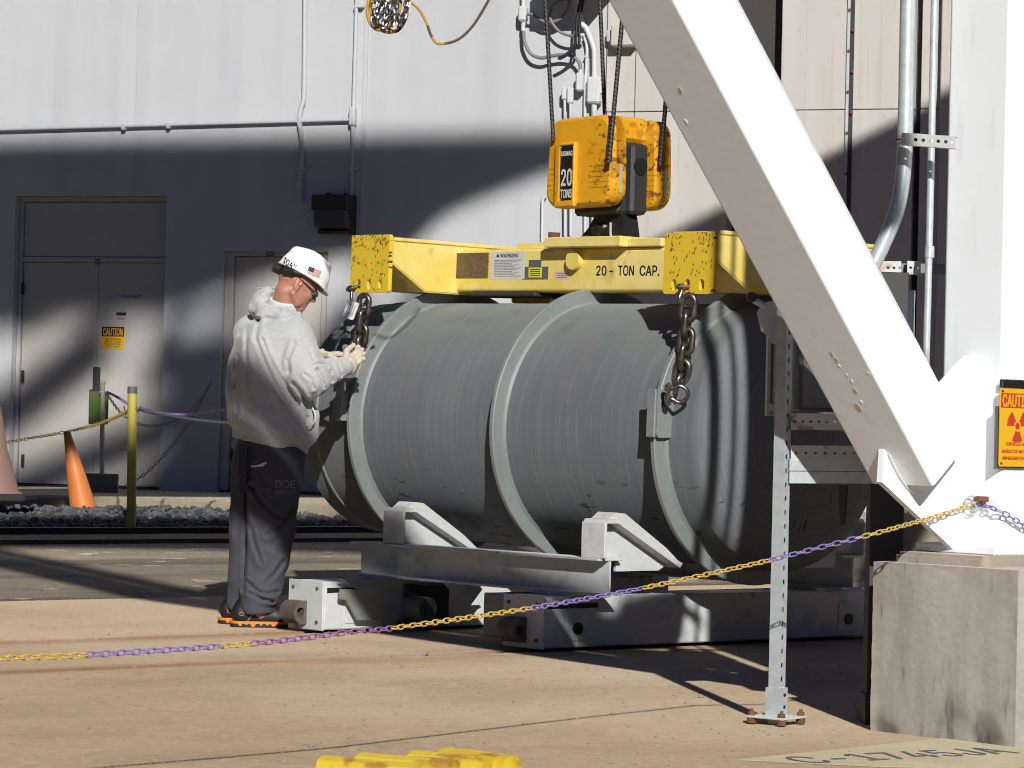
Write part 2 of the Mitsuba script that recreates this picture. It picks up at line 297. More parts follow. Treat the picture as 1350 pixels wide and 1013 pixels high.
M('placard_rust', PX(lambda p, n, uv: mix((.11, .07, .04), (.26, .18, .10), fbm(p.x*40, p.y*40, p.z*70, 3))), .6, metallic=.2)
M('floorpaint', PX(lambda p, n, uv: mix((.46, .385, .25), (.58, .50, .33), n3(p, 6, 4))), .8)
M('cone_pale', PX(lambda p, n, uv: mix((.72, .21, .045), (.80, .27, .07), n3(p, 6, 2))), .5)
M('castbrown', PX(lambda p, n, uv: mix((.085, .06, .048), (.19, .14, .11), n3(p, 22, 4))), .6)
def f_hood(p, n, uv):
    g = noise(p.x*190, p.y*190, p.z*190); return mix((.43, .43, .435), (.56, .56, .565), .35*g+.65*n3(p, 60, 3))
M('hoodie', PX(f_hood, .80), .95, bump=lambda p, n, uv: n3(p, 170, 2)*.0012)
M('trouser', PX(lambda p, n, uv: mix((.058, .058, .072), (.090, .090, .108), n3(p, 90, 2)*.5+n3(p, 7, 3)*.5)), .9, bump=lambda p, n, uv: n3(p, 120, 2)*.001)
M('skin', PX(lambda p, n, uv: mix((.46, .185, .125), (.58, .285, .20), n3(p, 28, 3))), .48)
M('greyblade', PX(lambda p, n, uv: mix((.16, .15, .14), (.24, .225, .21), n3(p, 12, 3))), .6)

# ================================================================== the ground
def qz(q): return float(np.interp(q, [3.2, 7.38, 9.4], [0, .18, .28]))
def qw(q, w, z=0.): return C0-U*q+V*w+Z*z
struct('ground', trimesh.creation.box(bounds=[[-400, -300, -.5], [400, 500, -.12]]), 'apron')
def strip(q0, q1, w0, w1, lift=0., thick=.1):
    P_ = [qw(q, w, qz(q)+lift-t) for t in (0, thick) for q, w in ((q0, w0), (q1, w0), (q1, w1), (q0, w1))]
    return trimesh.convex.convex_hull(np.array(P_))
def loc(p): return np.array([-(np.asarray(p)-C0)@U, (np.asarray(p)-C0)@V])
area = sbox(-14, -16, 3.2, 16)
lines = [sbox(s*.66-.045, -16, s*.66+.045, 16) for s in (-1, 1)]
slabs = area.difference(unary_union(lines))
pv = thing('pavement', 'tan stained concrete yard surface under the trolley', None, kind='structure'); del labels[pv]['label']
for g in slabs.geoms:
    m = trimesh.creation.extrude_polygon(g, .1, engine='earcut'); m.apply_translation([0, 0, -.1])
    v = np.array(m.vertices); m = trimesh.Trimesh(np.array([qw(a, b, c) for a, b, c in v]), m.faces[:, ::-1], process=False); m.fix_normals()
    part(pv, 'slab', m, 'concrete')
for s, lab in ((-1, 'flush rusty rail line nearer the camera, running under the front trolley truck'), (1, 'flush rusty rail line farther back, running under the rear trolley truck')):
    q = -(-s)*.66 if False else s*.66
    lab = 'flush rusty crane rail in the tan concrete, the one passing under the near white box' if s == -1 else 'flush rusty crane rail in the tan concrete, the one passing at the worker\'s shoes'
    one('crane_rail', cat([cbox_ for cbox_ in [trimesh.convex.convex_hull(np.array([qw(q+a, w, z) for a in (-.045, -.012) for w in (-16, 16) for z in (-.1, -.004)]))]]), 'railsteel', lab, 'rail')
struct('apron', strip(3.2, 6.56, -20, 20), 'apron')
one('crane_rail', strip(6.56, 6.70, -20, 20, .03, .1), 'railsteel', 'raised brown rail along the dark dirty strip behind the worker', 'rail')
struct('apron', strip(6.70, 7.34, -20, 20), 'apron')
one('track_shade', strip(7.34, 7.40, -20, 20, .045, .2), 'black', 'black painted edging in front of the grey gravel bed', 'shade_line')  # near-black colour painted in for the strip of shade at the gravel edge
gb = struct('gravel_bed', cat([strip(7.40, 9.4, -20, 20, -.02), strip(9.4, 14, -20, 20, -.02)]), 'gravel')
stone = trimesh.creation.icosphere(subdivisions=0); ms = []
for i in range(9000):
    q, w = 7.42+R.random()**1.2*2.6, R.uniform(-12, 6); r = R.uniform(.016, .042)
    m = np.array(stone.vertices)*r*R.uniform(.6, 1.2, 3); a = R.uniform(0, 6.28); ca, sa = math.cos(a), math.sin(a)
    m = m@np.array([[ca, -sa, 0], [sa, ca, 0], [0, 0, 1]]); ms.append(m+qw(q, w, qz(q)-.012+R.uniform(0, .012)))
st = trimesh.Trimesh(np.vstack(ms), np.vstack([np.array(stone.faces)+12*i for i in range(len(ms))]), process=False)
k = one('gravel', st, 'gravel', 'loose grey crushed stone filling the bed before the pavement', 'gravel', kind='stuff')
walk0 = wp(200, 646)[2]
SWZ = walk0
struct('sidewalk', wf(cbox([-12, -3.1, -.1], [9, .3, SWZ], .02)), 'walk')

# ================================================================== grey building
D1a, D1b = wp(21, 258), wp(219, 300); D2a, D2b = wp(294, 331), wp(431, 400)
SB = wp(796, 200)[0]
gbld = thing('grey_building', 'pale blue-grey panelled building with two recessed doors at the left', 'building')
seams = [-12, wp(180, 100)[0], wp(480, 100)[0], SB]
holes = unary_union([sbox(D1a[0], 0, D1b[0], D1a[2]), sbox(D2a[0], 0, D2b[0], D2a[2])])
for a, b in zip(seams[:-1], seams[1:]):
    g = sbox(a+.0005, .2, b-.0005, 13.5).difference(holes)
    for gg in getattr(g, 'geoms', [g]): part(gbld, 'wall_panel', wf(prism(gg, 0, .22)), 'wall')
part(gbld, 'wall_core', wf(cbox([-12, .22, 0], [SB, 8, 13.4], 0)), 'wall')
s0 = wp(482, 100)[0]; part(gbld, 'seam_cover', wf(cbox([s0-.02, -.02, SWZ], [s0+.02, .001, 13.3], .003)), 'wall')
def lx(px, py, off=0): p = wp(px, py, off); return p[0], p[2]
# double door
dd = thing('double_door', 'beige double door with panel above it and signs on its right leaf, at the far left', 'door')
x0, z1 = lx(26, 265); x1, _ = lx(215, 265); zt = lx(100, 341)[1]; xm = lx(117, 500)[0]; ZB = SWZ+.015
part(dd, 'frame', wf(cat([cbox([D1a[0]+.002, .09, ZB], [x0, .2, D1a[2]-.002]), cbox([x1, .09, ZB], [D1b[0]-.002, .2, D1a[2]-.002]), cbox([x0, .09, z1], [x1, .2, D1a[2]-.002]), cbox([x0, .1, zt-.03], [x1, .2, zt+.02])])), 'door')
part(dd, 'transom_panel', wf(cbox([x0+.005, .115, zt+.024], [x1-.005, .2, z1-.006])), 'door')
lf = part(dd, 'door_leaf', wf(cbox([x0+.005, .118, ZB+.01], [xm-.004, .2, zt-.034])), 'door')
rt = part(dd, 'door_leaf', wf(cbox([xm+.004, .118, ZB+.01], [x1-.005, .2, zt-.034])), 'door', label='right door leaf with caution sign')
part(dd, 'astragal', wf(cbox([xm-.012, .106, ZB+.01], [xm+.022, .117, zt-.04])), 'door')
for py in (380, 496, 607): p = lx(22, py); part(dd, 'hinge', wf(cbox([p[0]+.01, .07, p[1]-.06], [p[0]+.035, .10, p[1]+.06])), 'darksteel')
p = lx(122, 500); part(dd, 'handle', wf(cat([cbox([p[0]-.03, .06, p[1]-.12], [p[0]+.03, .117, p[1]+.12], .01), cbox([p[0]-.05, .03, p[1]-.14], [p[0]+.09, .06, p[1]-.10], .01)])), 'darksteel')
part(dd, 'threshold', wf(cbox([D1a[0]+.01, -.02, SWZ+.002], [D1b[0]-.01, .21, SWZ+.014], .003)), 'darksteel')
def plate_on_wall(name, label, cat_, px0, py0, px1, py1, bsdf, y=.118, t=.006):
    a, b = lx(px0, py0), lx(px1, py1); k = thing(name, label, cat_)
    part(k, 'plate', wf(cbox([a[0], y-t, a[1]], [b[0], y, b[1]], .001)), bsdf)
    return k, (a[0]+b[0])/2, (a[1]+b[1])/2, abs(b[0]-a[0]), abs(b[1]-a[1])
def tw(k, s, h, x, z, bsdf, y=.1118, wfit=None): return text(k, s, h, WF@mat4((x, y, z), (1, 0, 0), (0, 0, 1), (0, -1, 0)), bsdf, wfit=wfit)
k, x, z, w, h = plate_on_wall('door_sign', 'small blue and white sign reading ELECTRICAL ROOM on the double door', 'sign', 152, 387, 182, 394, 'label_white')
part(k, 'panel', wf(cbox([x-w*.47, .110, z-h*.36], [x+w*.47, .1119, z+h*.36], .0005)), 'navy_ink'); tw(k, 'ELECTRICAL ROOM', .024, x, z, 'white_ink', .1099, w*.88)
k, x, z, w, h = plate_on_wall('caution_sign', 'yellow and black CAUTION sign on the right leaf of the double door', 'sign', 128, 430, 157, 460, 'sign_yellow')
part(k, 'header', wf(cbox([x-w*.49, .110, z+h*.06], [x+w*.49, .1119, z+h*.49], .0005)), 'black_ink'); tw(k, 'CAUTION', .068, x, z+h*.27, 'sign_yellow', .1099, w*.86)
for i, s in enumerate(('SAFETY GLASSES', 'AND SAFETY SHOES', 'REQUIRED BEYOND', 'THIS POINT')): tw(k, s, .014, x, z-h*(.06+.11*i), 'black_ink', .1118, w*(.6 if i == 3 else .72))
k, x, z, w, h = plate_on_wall('notice_plate', 'tiny tan notice with a dark heading on the double door, above the caution sign', 'sign', 147, 411, 160, 423, 'label_pink')
part(k, 'header', wf(cbox([x-w*.48, .110, z+h*.12], [x+w*.48, .1119, z+h*.48], .0005)), 'black_ink')
for i in range(3): part(k, 'text_line', wf(cbox([x-w*.38, .1112, z-h*(.05+.13*i)-.004], [x+w*.36, .1119, z-h*(.05+.13*i)+.003], .0003)), 'grey_ink')
k, x, z, w, h = plate_on_wall('number_plate', 'small door number plate 113 on the header of the double door', 'sign', 119, 341, 127, 348, 'navy_ink', y=.1); tw(k, '113', .03, x, z, 'white_ink', .0935)
# single door
sd = thing('single_door', 'beige single door half hidden behind the worker, right of the double door', 'door')
x0, z1 = lx(305, 337); x1 = lx(422, 337)[0]
part(sd, 'frame', wf(cat([cbox([D2a[0]+.002, .06, ZB], [x0, .2, D2a[2]-.002]), cbox([x1, .06, ZB], [D2b[0]-.002, .2, D2a[2]-.002]), cbox([x0, .06, z1], [x1, .2, D2a[2]-.002])])), 'door')
part(sd, 'door_leaf', wf(cbox([x0+.005, .10, ZB+.01], [x1-.005, .2, z1-.006])), 'door')
for py in (495, 600): p = lx(303, py); part(sd, 'hinge', wf(cbox([p[0]-.012, .04, p[1]-.06], [p[0]+.012, .06, p[1]+.06])), 'darksteel')
k, x, z, w, h = plate_on_wall('number_plate', 'small door number plate 114 over the single door', 'sign', 348, 331, 358, 337, 'navy_ink', y=.06); tw(k, '114', .026, x, z, 'white_ink', .0535)
k, x, z, w, h = plate_on_wall('door_sign', 'small white notice at the top of the single door beside the worker\'s hat', 'sign', 334, 378, 360, 386, 'label_white', y=.1)
for i in range(2): part(k, 'text_line', wf(cbox([x-w*.42, .0932, z+h*(.2-.4*i)-.007], [x+w*.42, .0939, z+h*(.2-.4*i)+.006], .0003)), 'grey_ink')
# conduits on the grey wall
def wq(pts, off=.06): return [wp(a, b, off) for a, b in pts]
WOFF = .05
def wtube(pts, r, off=WOFF, sides=10, smooth=6): return wf(tube(wq(pts, off), r, sides, smooth=smooth))
k = thing('wall_conduit', 'long level white conduit across the grey wall above the doors', 'pipe')
part(k, 'pipe', wtube([(-60, 173), (462, 158)], .016, smooth=0), 'wall', smooth=40)
for px, py in ((222, 165), (395, 160), (163, 167)): p = wp(px, py, WOFF); part(k, 'clamp', wf(cbox([p[0]-.02, p[1]-.024, p[2]-.035], [p[0]+.02, -.001, p[2]+.024], .006)), 'wall')
k = thing('wall_conduit', 'vertical white conduit on the grey wall that bends over the level one', 'pipe')
part(k, 'pipe', wtube([(403, -80), (402, 0), (401, 120), (397, 142), (394.5, 160), (397, 178), (398, 200), (396, 238)], .024), 'wall', smooth=40)
p = wp(395, 252, WOFF); part(k, 'conduit_body', wf(cbox([p[0]-.035, p[1]-.04, p[2]-.1], [p[0]+.035, -.001, p[2]+.1], .012)), 'wall')
p = wp(397, 222, WOFF); part(k, 'clamp', wf(cbox([p[0]-.05, p[1]-.028, p[2]-.012], [p[0]+.05, -.001, p[2]+.012], .004)), 'wall')
k = thing('wall_conduit', 'vertical white conduit on the grey wall running down to the dark wall lamp', 'pipe')
part(k, 'pipe', wtube([(471, -80), (470, 0), (466, 145), (465, 165), (463, 262)], .019), 'wall', smooth=40)
p = wp(465, 154, WOFF); part(k, 'conduit_body', wf(cbox([p[0]-.03, p[1]-.04, p[2]-.09], [p[0]+.03, -.001, p[2]+.09], .012)), 'wall')
for px, py in ((473, 9), (465, 222)): p = wp(px, py, WOFF); part(k, 'clamp', wf(cbox([p[0]-.045, p[1]-.024, p[2]-.012], [p[0]+.045, -.001, p[2]+.012], .004)), 'wall')
# wall lamp
k = thing('wall_lamp', 'dark brown wedge-shaped wall lamp with a glass front above the single door', 'lamp')
a, b = lx(419, 259), lx(463, 305); y0 = -.01
L, Rr, tz, bz = a[0]+.05, b[0]+.05, a[1], b[1]-.005
part(k, 'housing', wf(prism([(-.30, tz-.01), (0-.005, tz), (-.005, bz-.03), (-.05, bz-.03), (-.16, tz-.16), (-.30, tz-.15)], L, Rr, 'yz')), 'brown_paint')
part(k, 'lens', wf(prism([(-.285, tz-.155), (-.155, tz-.163), (-.052, bz-.02), (-.20, bz+.02), (-.26, bz+.03)], L+.02, Rr-.02, 'yz')), 'lens')
part(k, 'base', wf(cbox([L+.03, -.2, bz-.035], [Rr-.02, -.055, bz-.002], .01)), 'brown_paint')
for f in (.3, .8): part(k, 'screw', wf(cbox([L+(Rr-L)*f-.015, -.15, tz-.004], [L+(Rr-L)*f+.015, -.10, tz+.02], .004)), 'brown_paint')

# conduit cluster right of centre
cq = lambda pts: [(660+x/6.75, y/6.75) for x, y in pts]
def body(k, x0, y0, x1, y1, off=.1, d=.05, r=.018):
    (a, _, c), (b, _, e) = wp(660+x0/6.75, y0/6.75, off), wp(660+x1/6.75, y1/6.75, off)
    part(k, 'conduit_body', wf(cbox([a, -off-d, c], [b, -off+d, e], r)), 'weldwhite', smooth=30)
scene['mat_weldwhite'] = pr((.72, .72, .72), .5); flat('flex', (.23, .23, .235), .5)
k = thing('conduit_run', 'white conduit at the left end of the pipe cluster, with grey hose looping right', 'pipe')
part(k, 'pipe', wtube(cq([(205, -400), (205, 0), (205, 70)]), .022, .1), 'weldwhite', smooth=40); body(k, 165, 60, 235, 195)
part(k, 'pipe', wtube(cq([(207, 190), (200, 240), (203, 280)]), .02, .1), 'weldwhite', smooth=40)
part(k, 'flexible_hose', wtube(cq([(203, 275), (215, 380), (270, 480), (360, 517), (450, 500), (550, 488), (640, 502), (700, 560), (710, 620)]), .0165, .13), 'flex', smooth=40)
body(k, 680, 650, 735, 815); part(k, 'pipe', wtube(cq([(710, 610), (710, 660)]), .02, .12, smooth=0), 'weldwhite', smooth=40)
part(k, 'flexible_hose', wtube(cq([(235, 132), (262, 128), (300, 140), (380, 190), (440, 197), (500, 185), (550, 150), (600, 70), (640, -60)]), .015, .16), 'flex', smooth=40)
k = thing('cable_loop', 'grey hose loop at the top of the pipe cluster near the black cables', 'cable')
part(k, 'hose', wtube(cq([(590, -60), (540, 0), (470, 40), (440, 120), (455, 200), (520, 280), (600, 315), (660, 320)]), .014, .18), 'flex', smooth=40); body(k, 655, 300, 745, 330, .16, .022, .01)
k = thing('black_cable', 'pair of black cables drooping through the pipe cluster on the wall', 'cable')
for o in (0, 28): part(k, 'cable', wtube(cq([(735+o*.6, -80), (715-14+o, 50), (690-8+o, 150), (680-8+o, 290), (665+o, 400), (590+o*.6, 480), (510+o*.4, 523+o*.2)]), .0125, .24), 'black', smooth=40)
k = thing('conduit_run', 'thick white conduit bending down to a large box fitting above the yellow hook block', 'pipe')
part(k, 'pipe', wtube(cq([(640, -90), (720, 195), (765, 260), (826, 420), (835, 520), (835, 700), (832, 1000), (830, 2100)]), .026, .1), 'weldwhite', smooth=40); body(k, 780, 690, 890, 925, .1, .06); body(k, 872, 730, 905, 840, .1, .04, .01)
for a, w, x in (('slender', 12, 760), ('short', 16, 565), ('stubby', 20, 617)):
    k = thing('conduit_run', {'slender': 'slender white conduit standing between the fittings of the pipe cluster', 'short': 'left one of two short-fitted white conduits rising behind the hook block', 'stubby': 'right one of two short-fitted white conduits rising behind the hook block'}[a], 'pipe')
    if a == 'slender': part(k, 'pipe', wtube(cq([(745, 330), (768, 430), (762, 620), (750, 1000), (752, 2100)]), .014, .06), 'weldwhite', smooth=40); body(k, 748, 498, 782, 518, .06, .02, .006)
    else: body(k, x-w, 780, x+w*1.4, 925 if w == 20 else 890, .1, .03, .012); part(k, 'pipe', wtube(cq([(x+3, 885), (x+6, 1000), (x+8, 2100)]), .012+.003*(w == 20), .1), 'weldwhite', smooth=40)
k = thing('conduit_run', 'lone thin white conduit running down the wall left of the hook block', 'pipe')
part(k, 'pipe', wtube([(720, 258), (717, 262), (715, 275), (714, 400)], .013, .05), 'weldwhite', smooth=40)
k = thing('junction_box', 'cream metal box on the wall just left of the white brace near the top', 'box')
a, b = lx(811, 36), lx(842, 63); part(k, 'housing', wf(cbox([a[0], -.16, b[1]], [b[0], .0, a[1]], .01)), 'beige'); a, b = lx(803, 42), lx(809, 57); part(k, 'side_tab', wf(cbox([a[0], -.1, b[1]], [b[0], -.02, a[1]], .008)), 'beige')
k = thing('wall_blocker', 'grey tray added unseen above the pipe cluster to shade the wall', 'blocker')
a, b = lx(738, -45), lx(812, -6); part(k, 'blocker', wf(cbox([a[0], -.62, b[1]], [b[0], 0, a[1]], .01)), 'galv'); part(k, 'blocker_lip', wf(cbox([a[0]+.05, -.3, b[1]-.06], [b[0]-.3, -.25, b[1]], .01)), 'galv')  # unseen box added to cast the dark patch on the wall below
# panel board low on the wall seen under the spreader beam
k = thing('panel_board', 'pale blue electrical panel on the wall seen under the yellow spreader beam', 'electrical panel')
a, b = lx(718, 372), lx(752, 392); part(k, 'cabinet', wf(cbox([a[0], -.12, b[1]], [b[0], 0, a[1]+.3], .01)), 'pale_blue')
a, b = lx(722, 392), lx(790, 440); part(k, 'lower_box', wf(cbox([a[0], -.1, b[1]], [b[0], 0, a[1]-.01], .01)), 'darksteel')

# ================================================================== beige building
bb = thing('beige_building', 'cream metal-clad building behind the hook block and the white brace', 'building')
xs = [SB+.004, wp(835, 200)[0], wp(960, 200)[0], wp(1029, 100)[0], wp(1120, 100)[0], wp(1206, 100)[0], wp(1214, 100)[0], 9]
zs = wp(1080, 145)[2]
for i, (a, b) in enumerate(zip(xs[:-1], xs[1:])):
    if i == 2: part(bb, 'recess_shade', wf(cbox([a, .25, .2], [b, .4, 13.5], 0)), 'brown_paint')  # dark colour stands in for the shade of a deep opening
    elif i == 5: part(bb, 'gap_strip', wf(cbox([a, .12, .2], [b, .3, 13.5], 0)), 'darksteel')
    else:
        for z0, z1 in ((.2, zs-.004), (zs+.004, 13.5)): part(bb, 'wall_panel', wf(cbox([a+.004, .0, z0], [b-.004, .3, z1], .004)), 'beige')
part(bb, 'wall_core', wf(cbox([SB, .41, 0], [9, 8, 13.4], 0)), 'beige')
sx = wp(1121, 100)[0]
part(bb, 'joint_strip', wf(cbox([sx-.034, -.03, .3], [sx-.008, -.001, 13]), ), 'wall'); part(bb, 'joint_gap', wf(cbox([sx-.008, -.012, .3], [sx+.03, -.001, 13], 0)), 'darksteel')
for i in range(14):
    zz = wp(1121, -40+27*i)[2]; part(bb, 'bolt', wf(cyl([sx-.012+(i % 2)*.036, -.031, zz], [sx-.012+(i % 2)*.036, -.045, zz], .014, 8)), 'rust')
sx = wp(1063, 60)[0]; part(bb, 'seam_line', wf(cbox([sx, -.006, .3], [sx+.012, -.0005, 13], .002)), 'beige')
a = wp(1230, 100)[0]; part(bb, 'corner_post', wf(cbox([a+.08, -.1, .3], [a+.2, -.001, 13], .01)), 'beige')

# ================================================================== crane leg: pedestal, column, braces
P1 = ground(1147, 963); P2 = ground(1340, 989); pw = (P2-P1)@U
PF = mat4(P1, U, V, Z)
PH = .565
fp = Polygon([(0, 0), (pw-.035, 0), (pw, .035), (pw, .80), (0, .80)])
def rough_block(pg, z0, z1):
    m = prism(pg, z0, z1, 'xy', b=.0); m = weld(m).subdivide_to_size(.035); v = np.array(m.vertices)
    v += (nfbm(v*22, 3)[:, None]-.5)*.003*np.sign(v-v.mean(0)); m.vertices = v; return m
one('concrete_pedestal', place(rough_block(fp, -.08, PH), PF), 'pedestal', 'weathered concrete block carrying the white steel column at the right', 'pedestal')
cb = .25; kk = None
for a in np.linspace(0, 1.2, 600):
    p = P1+U*a+V*cb; d = p-EYE
    if W0/2+FPX*(d@CR)/(d@fw) > 1313: kk = a; break
KU, CW, CD = kk, .27, .30
cl = thing('crane_support', 'white painted steel crane column with slanting brace rising from the concrete block', 'crane support')
gr = PH+.035
part(cl, 'grout_pad', place(prism(Polygon([(max(.06, KU-CW-.15), .09), (KU+.07, .09), (KU+.07, .72), (max(.06, KU-CW-.15), .72)]).buffer(.03), PH-.02, gr, 'xy', b=.012), PF), 'pedestal')
part(cl, 'base_plate', place(cbox([max(.04, KU-CW-.09), cb-.09, gr], [KU+.05, cb+CD+.09, gr+.03], .004), PF), 'white')
part(cl, 'column', place(prism(Polygon([(KU-CW+.02, cb+.02), (KU-.02, cb+.02), (KU-.02, cb+CD-.02), (KU-CW+.02, cb+CD-.02)]).buffer(.02, quad_segs=6), gr+.03, 8.9, 'xy'), PF), 'white', smooth=30)
uc = KU-CW/2; EU = uc+.14
pe = P1+U*EU
E0, E1 = hit(1231, 641, pe, U), hit(888, 0, pe, U)
bd = (E1-E0)/np.linalg.norm(E1-E0); bn = np.cross(U, bd); bn = bn if bn@Z > 0 else -bn
BF = mat4(E0, bd, -U, bn)                                    # x along the brace, y across (away from the edge), z thickness
print('brace angle', math.degrees(math.asin(bd[2])))
BW, BD, BL = .268, .235, 8.2
sec = Polygon([(.012, .012), (BW-.012, .012), (BW-.012, BD-.012), (.012, BD-.012)]).buffer(.012, quad_segs=5)
def brace_mesh(): return prism(sec, 0, BL, 'yz')
part(cl, 'brace', place(brace_mesh(), BF), 'white', smooth=30)
# flaked paint patches on the brace underside
fl = random.Random(5); flat('flake', (.62, .53, .45), .7)
def bpx(px, py):
    q = hit(px, py, E0, bn); d = q-E0; return d@bd, -(d@U)
for px, py, s in ((1097, 466, .6), (1103, 474, .7), (1117, 494, .35), (1123, 502, .4), (1128, 515, .6), (1132, 537, 1.4), (1136, 530, .5), (1145, 492, .3), (1107, 482, .3), (897, 118, .7), (905, 160, .5)):
    x, y = bpx(px, py); n = 9; a = np.arange(n)*2*np.pi/n
    s *= .55; pts = np.stack([x+s*.030*np.cos(a)*np.array([fl.uniform(.5, 1.2) for _ in a]), y+s*.014*np.sin(a)*np.array([fl.uniform(.5, 1.3) for _ in a])], 1)
    part(cl, 'paint_flake', place(prism(pts, -.0022, -.0004, 'xy'), BF), 'flake' if s > .3 else 'white')
gp = lambda px, py: (lambda d: (d@V, d[2]))(hit(px, py, P1+U*(uc+.012), U)-P1)
g0 = [gp(1166, 588), gp(1163, 636), gp(1266, 733), (cb, gr+.03), (cb, gp(1300, 470)[1]), (cb-.03, gp(1300, 470)[1])]
part(cl, 'gusset', place(prism(Polygon(g0).convex_hull, uc-.012, uc+.012, 'yz'), PF), 'white')
x, y = 0, 0
wl = [hit(a, b, P1+U*(uc+.02), U)+U*.0 for a, b in ((1172, 598), (1185, 625), (1200, 645), (1218, 652))]
part(cl, 'weld_bead', tube(wl, .006, 6, smooth=3), 'weld', smooth=40)
# brace on the far side and a runway girder overhead
bd2 = np.array([0, 0, bd[2]])+V*abs(bd@V); bn2 = np.cross(bd2, U)
o2 = P1+U*(EU)+V*(cb+CD+.05)+Z*(gr+.2)
part(cl, 'brace', place(prism(sec, 0, 7.5, 'yz'), mat4(o2, bd2, -U, np.cross(bd2, -U))), 'white', smooth=30)
RC = P1+U*uc+V*(cb+CD/2)
st_ = thing('brace_shade', 'long stair stringer added above the picture to widen the brace shadow', 'shading')
part(st_, 'bar', place(cbox([.40, -.02, BD+.012], [8.5, .10, BD+.24], .004), mat4(E0+SUN*5.0, bd, -U, bn)), 'white')  # added out of frame, slid along the sun ray to thicken the brace shadow
print('KU', KU, 'CW', CW, 'pw', pw)
rg = thing('runway_girder', 'white crane runway beam high overhead on the columns', 'girder')
RF = mat4(RC, U, V, Z)

part(rg, 'web', place(cbox([-.03, -8, 8.92], [.03, 9, 10.03], 0), RF), 'white')
part(rg, 'shade_plate', place(cbox([-.02, 3.6, 7.0], [.02, 9, 8.89], 0), RF), 'white')  # unseen plate added to deepen the shade at the right of the wall
for z in (8.9, 10.03): part(rg, 'flange', place(cbox([-.2, -8, z], [.2, 9, z+.03], 0), RF), 'white')

# bracket, pipes on the column
k = thing('conduit_pipe', 'thick galvanised pipe running down beside the column and bending behind the brace', 'pipe')
part(k, 'pipe', tube([at(a, b, 9.62) for a, b in ((1234, -1600), (1201, -160), (1197, 0), (1195, 100), (1193, 190), (1190, 235), (1182, 278), (1166, 318), (1146, 360), (1128, 395))], .0265, 18, smooth=6), 'galv', smooth=40)
k = thing('conduit_pipe', 'thin galvanised pipe with a coupling running down close beside the column', 'pipe')
part(k, 'pipe', tube([at(a, b, 9.62) for a, b in ((1269, -1600), (1236, -160), (1232, 0), (1228, 190), (1225, 320), (1221, 470), (1218, 560))], .0122, 14, smooth=4), 'galv', smooth=40)
part(k, 'coupling', cyl(at(1225.6, 325, 9.62), at(1225.2, 340, 9.62), .0165, 14), 'galv', smooth=40)
def strut_bar(p0, p1, hgt, holes, hr=(.008, .006), thick=.02, face=None):
    """slotted channel between two points with a row of real holes in its web"""
    p0, p1 = np.array(p0), np.array(p1); L = np.linalg.norm(p1-p0); ex = (p1-p0)/L; ey = np.cross(Z, ex); ey /= np.linalg.norm(ey); ez = np.cross(ex, ey)
    pg = sbox(0, -hgt/2, L, hgt/2)
    hs = [affinity.scale(affinity.translate(sbox(-1, -1, 1, 1).buffer(.0), 0, 0), hr[0], hr[1]) for _ in range(1)][0]
    hs = affinity.scale(LineString([(-.4, 0), (.4, 0)]).buffer(.6, quad_segs=4), hr[0], hr[1], origin=(0, 0))
    for s in holes: pg = pg.difference(affinity.translate(hs, s, 0))
    web = prism(pg, 0, .003, 'xz'); fl_ = [cbox([0, .003, s*hgt/2-(.003 if s > 0 else 0)], [L, thick, s*hgt/2+(.003 if s < 0 else 0)], 0) for s in (1, -1)]
    return place(cat([web]+fl_), mat4(p0, ex, ey, ez))
k = thing('pipe_bracket', 'white slotted strut bracket with rusty ends holding the galvanised pipes to the column', 'bracket')
a, b = at(1188, 183, 9.5), at(1259, 188, 9.42); L = np.linalg.norm(b-a)
part(k, 'channel', strut_bar(a, b, .041, [L*f for f in (.27, .41, .55, .69, .83, .94)], (.0066, .0090), .03), 'strut')
part(k, 'clamp', tube([at(1190+9*math.sin(t), 184, 9.61+.03*math.cos(t)) for t in np.linspace(0, 6.28, 12)], .003, 6), 'rust')


k = thing('cross_strut', 'cream slotted strut behind the galvanised pipes, below the pipe bracket', 'strut')
for i, (xa, xb) in enumerate(((1150, 1188), (1196, 1214))):
    a, b = at(xa, 353, 9.75), at(xb, 353.4, 9.75); L = np.linalg.norm(b-a); part(k, 'strut_length', strut_bar(a, b, .046, [L*f for f in ((.55, .75, .95) if i == 0 else (.25, .75))], (.005, .0065), .03), 'strut')
a, b = at(1140, 346, 9.80), at(1262, 362, 9.80); part(k, 'back_channel', cbox(a, [b[0], a[1]+.02, b[2]], .003), 'flex')
a, b = at(1189, 382, 9.82), at(1205, 470, 9.82); part(k, 'upright', cbox(a, [b[0], a[1]+.02, b[2]], .003), 'galv')

# ================================================================== cylinder
ZC, RB, RR = 1.004, .61, .684
tl = math.radians(1.25); CU_ = U*math.cos(tl)-Z*math.sin(tl); CZ_ = np.cross(CU_, V); CO = C0+Z*(ZC-1.0)
def cf(m): return place(m, mat4(CO+Z, CU_, V, CZ_)@mat4((0, 0, -1.)))   # cylinder frame, 1.25 deg down to the right
AX = mat4(C0+Z*ZC, V, CZ_, CU_)                                  # lathe axis along U: x=v, y=z
cy = thing('storage_cylinder', 'big grey steel storage cylinder with three raised rings lying on the white trolley', 'cylinder')
L0, L1 = -1.66, 1.22
prof = [(RB, L0+.14), (RB, L1)]
part(cy, 'shell', lathe(prof, 128, AX), 'cyl', smooth=40)
hd = [(RB*math.cos(t), L0+.14-.20*math.sin(t)) for t in np.linspace(0, math.pi/2-.001, 14)]
part(cy, 'head', lathe(hd, 96, AX), 'cyl', smooth=True)
part(cy, 'skirt', lathe([(RB-.004, L0+.14), (RB-.004, L0), (RB-.02, L0), (RB-.02, L0+.10)], 96, AX), 'cyl', smooth=30)
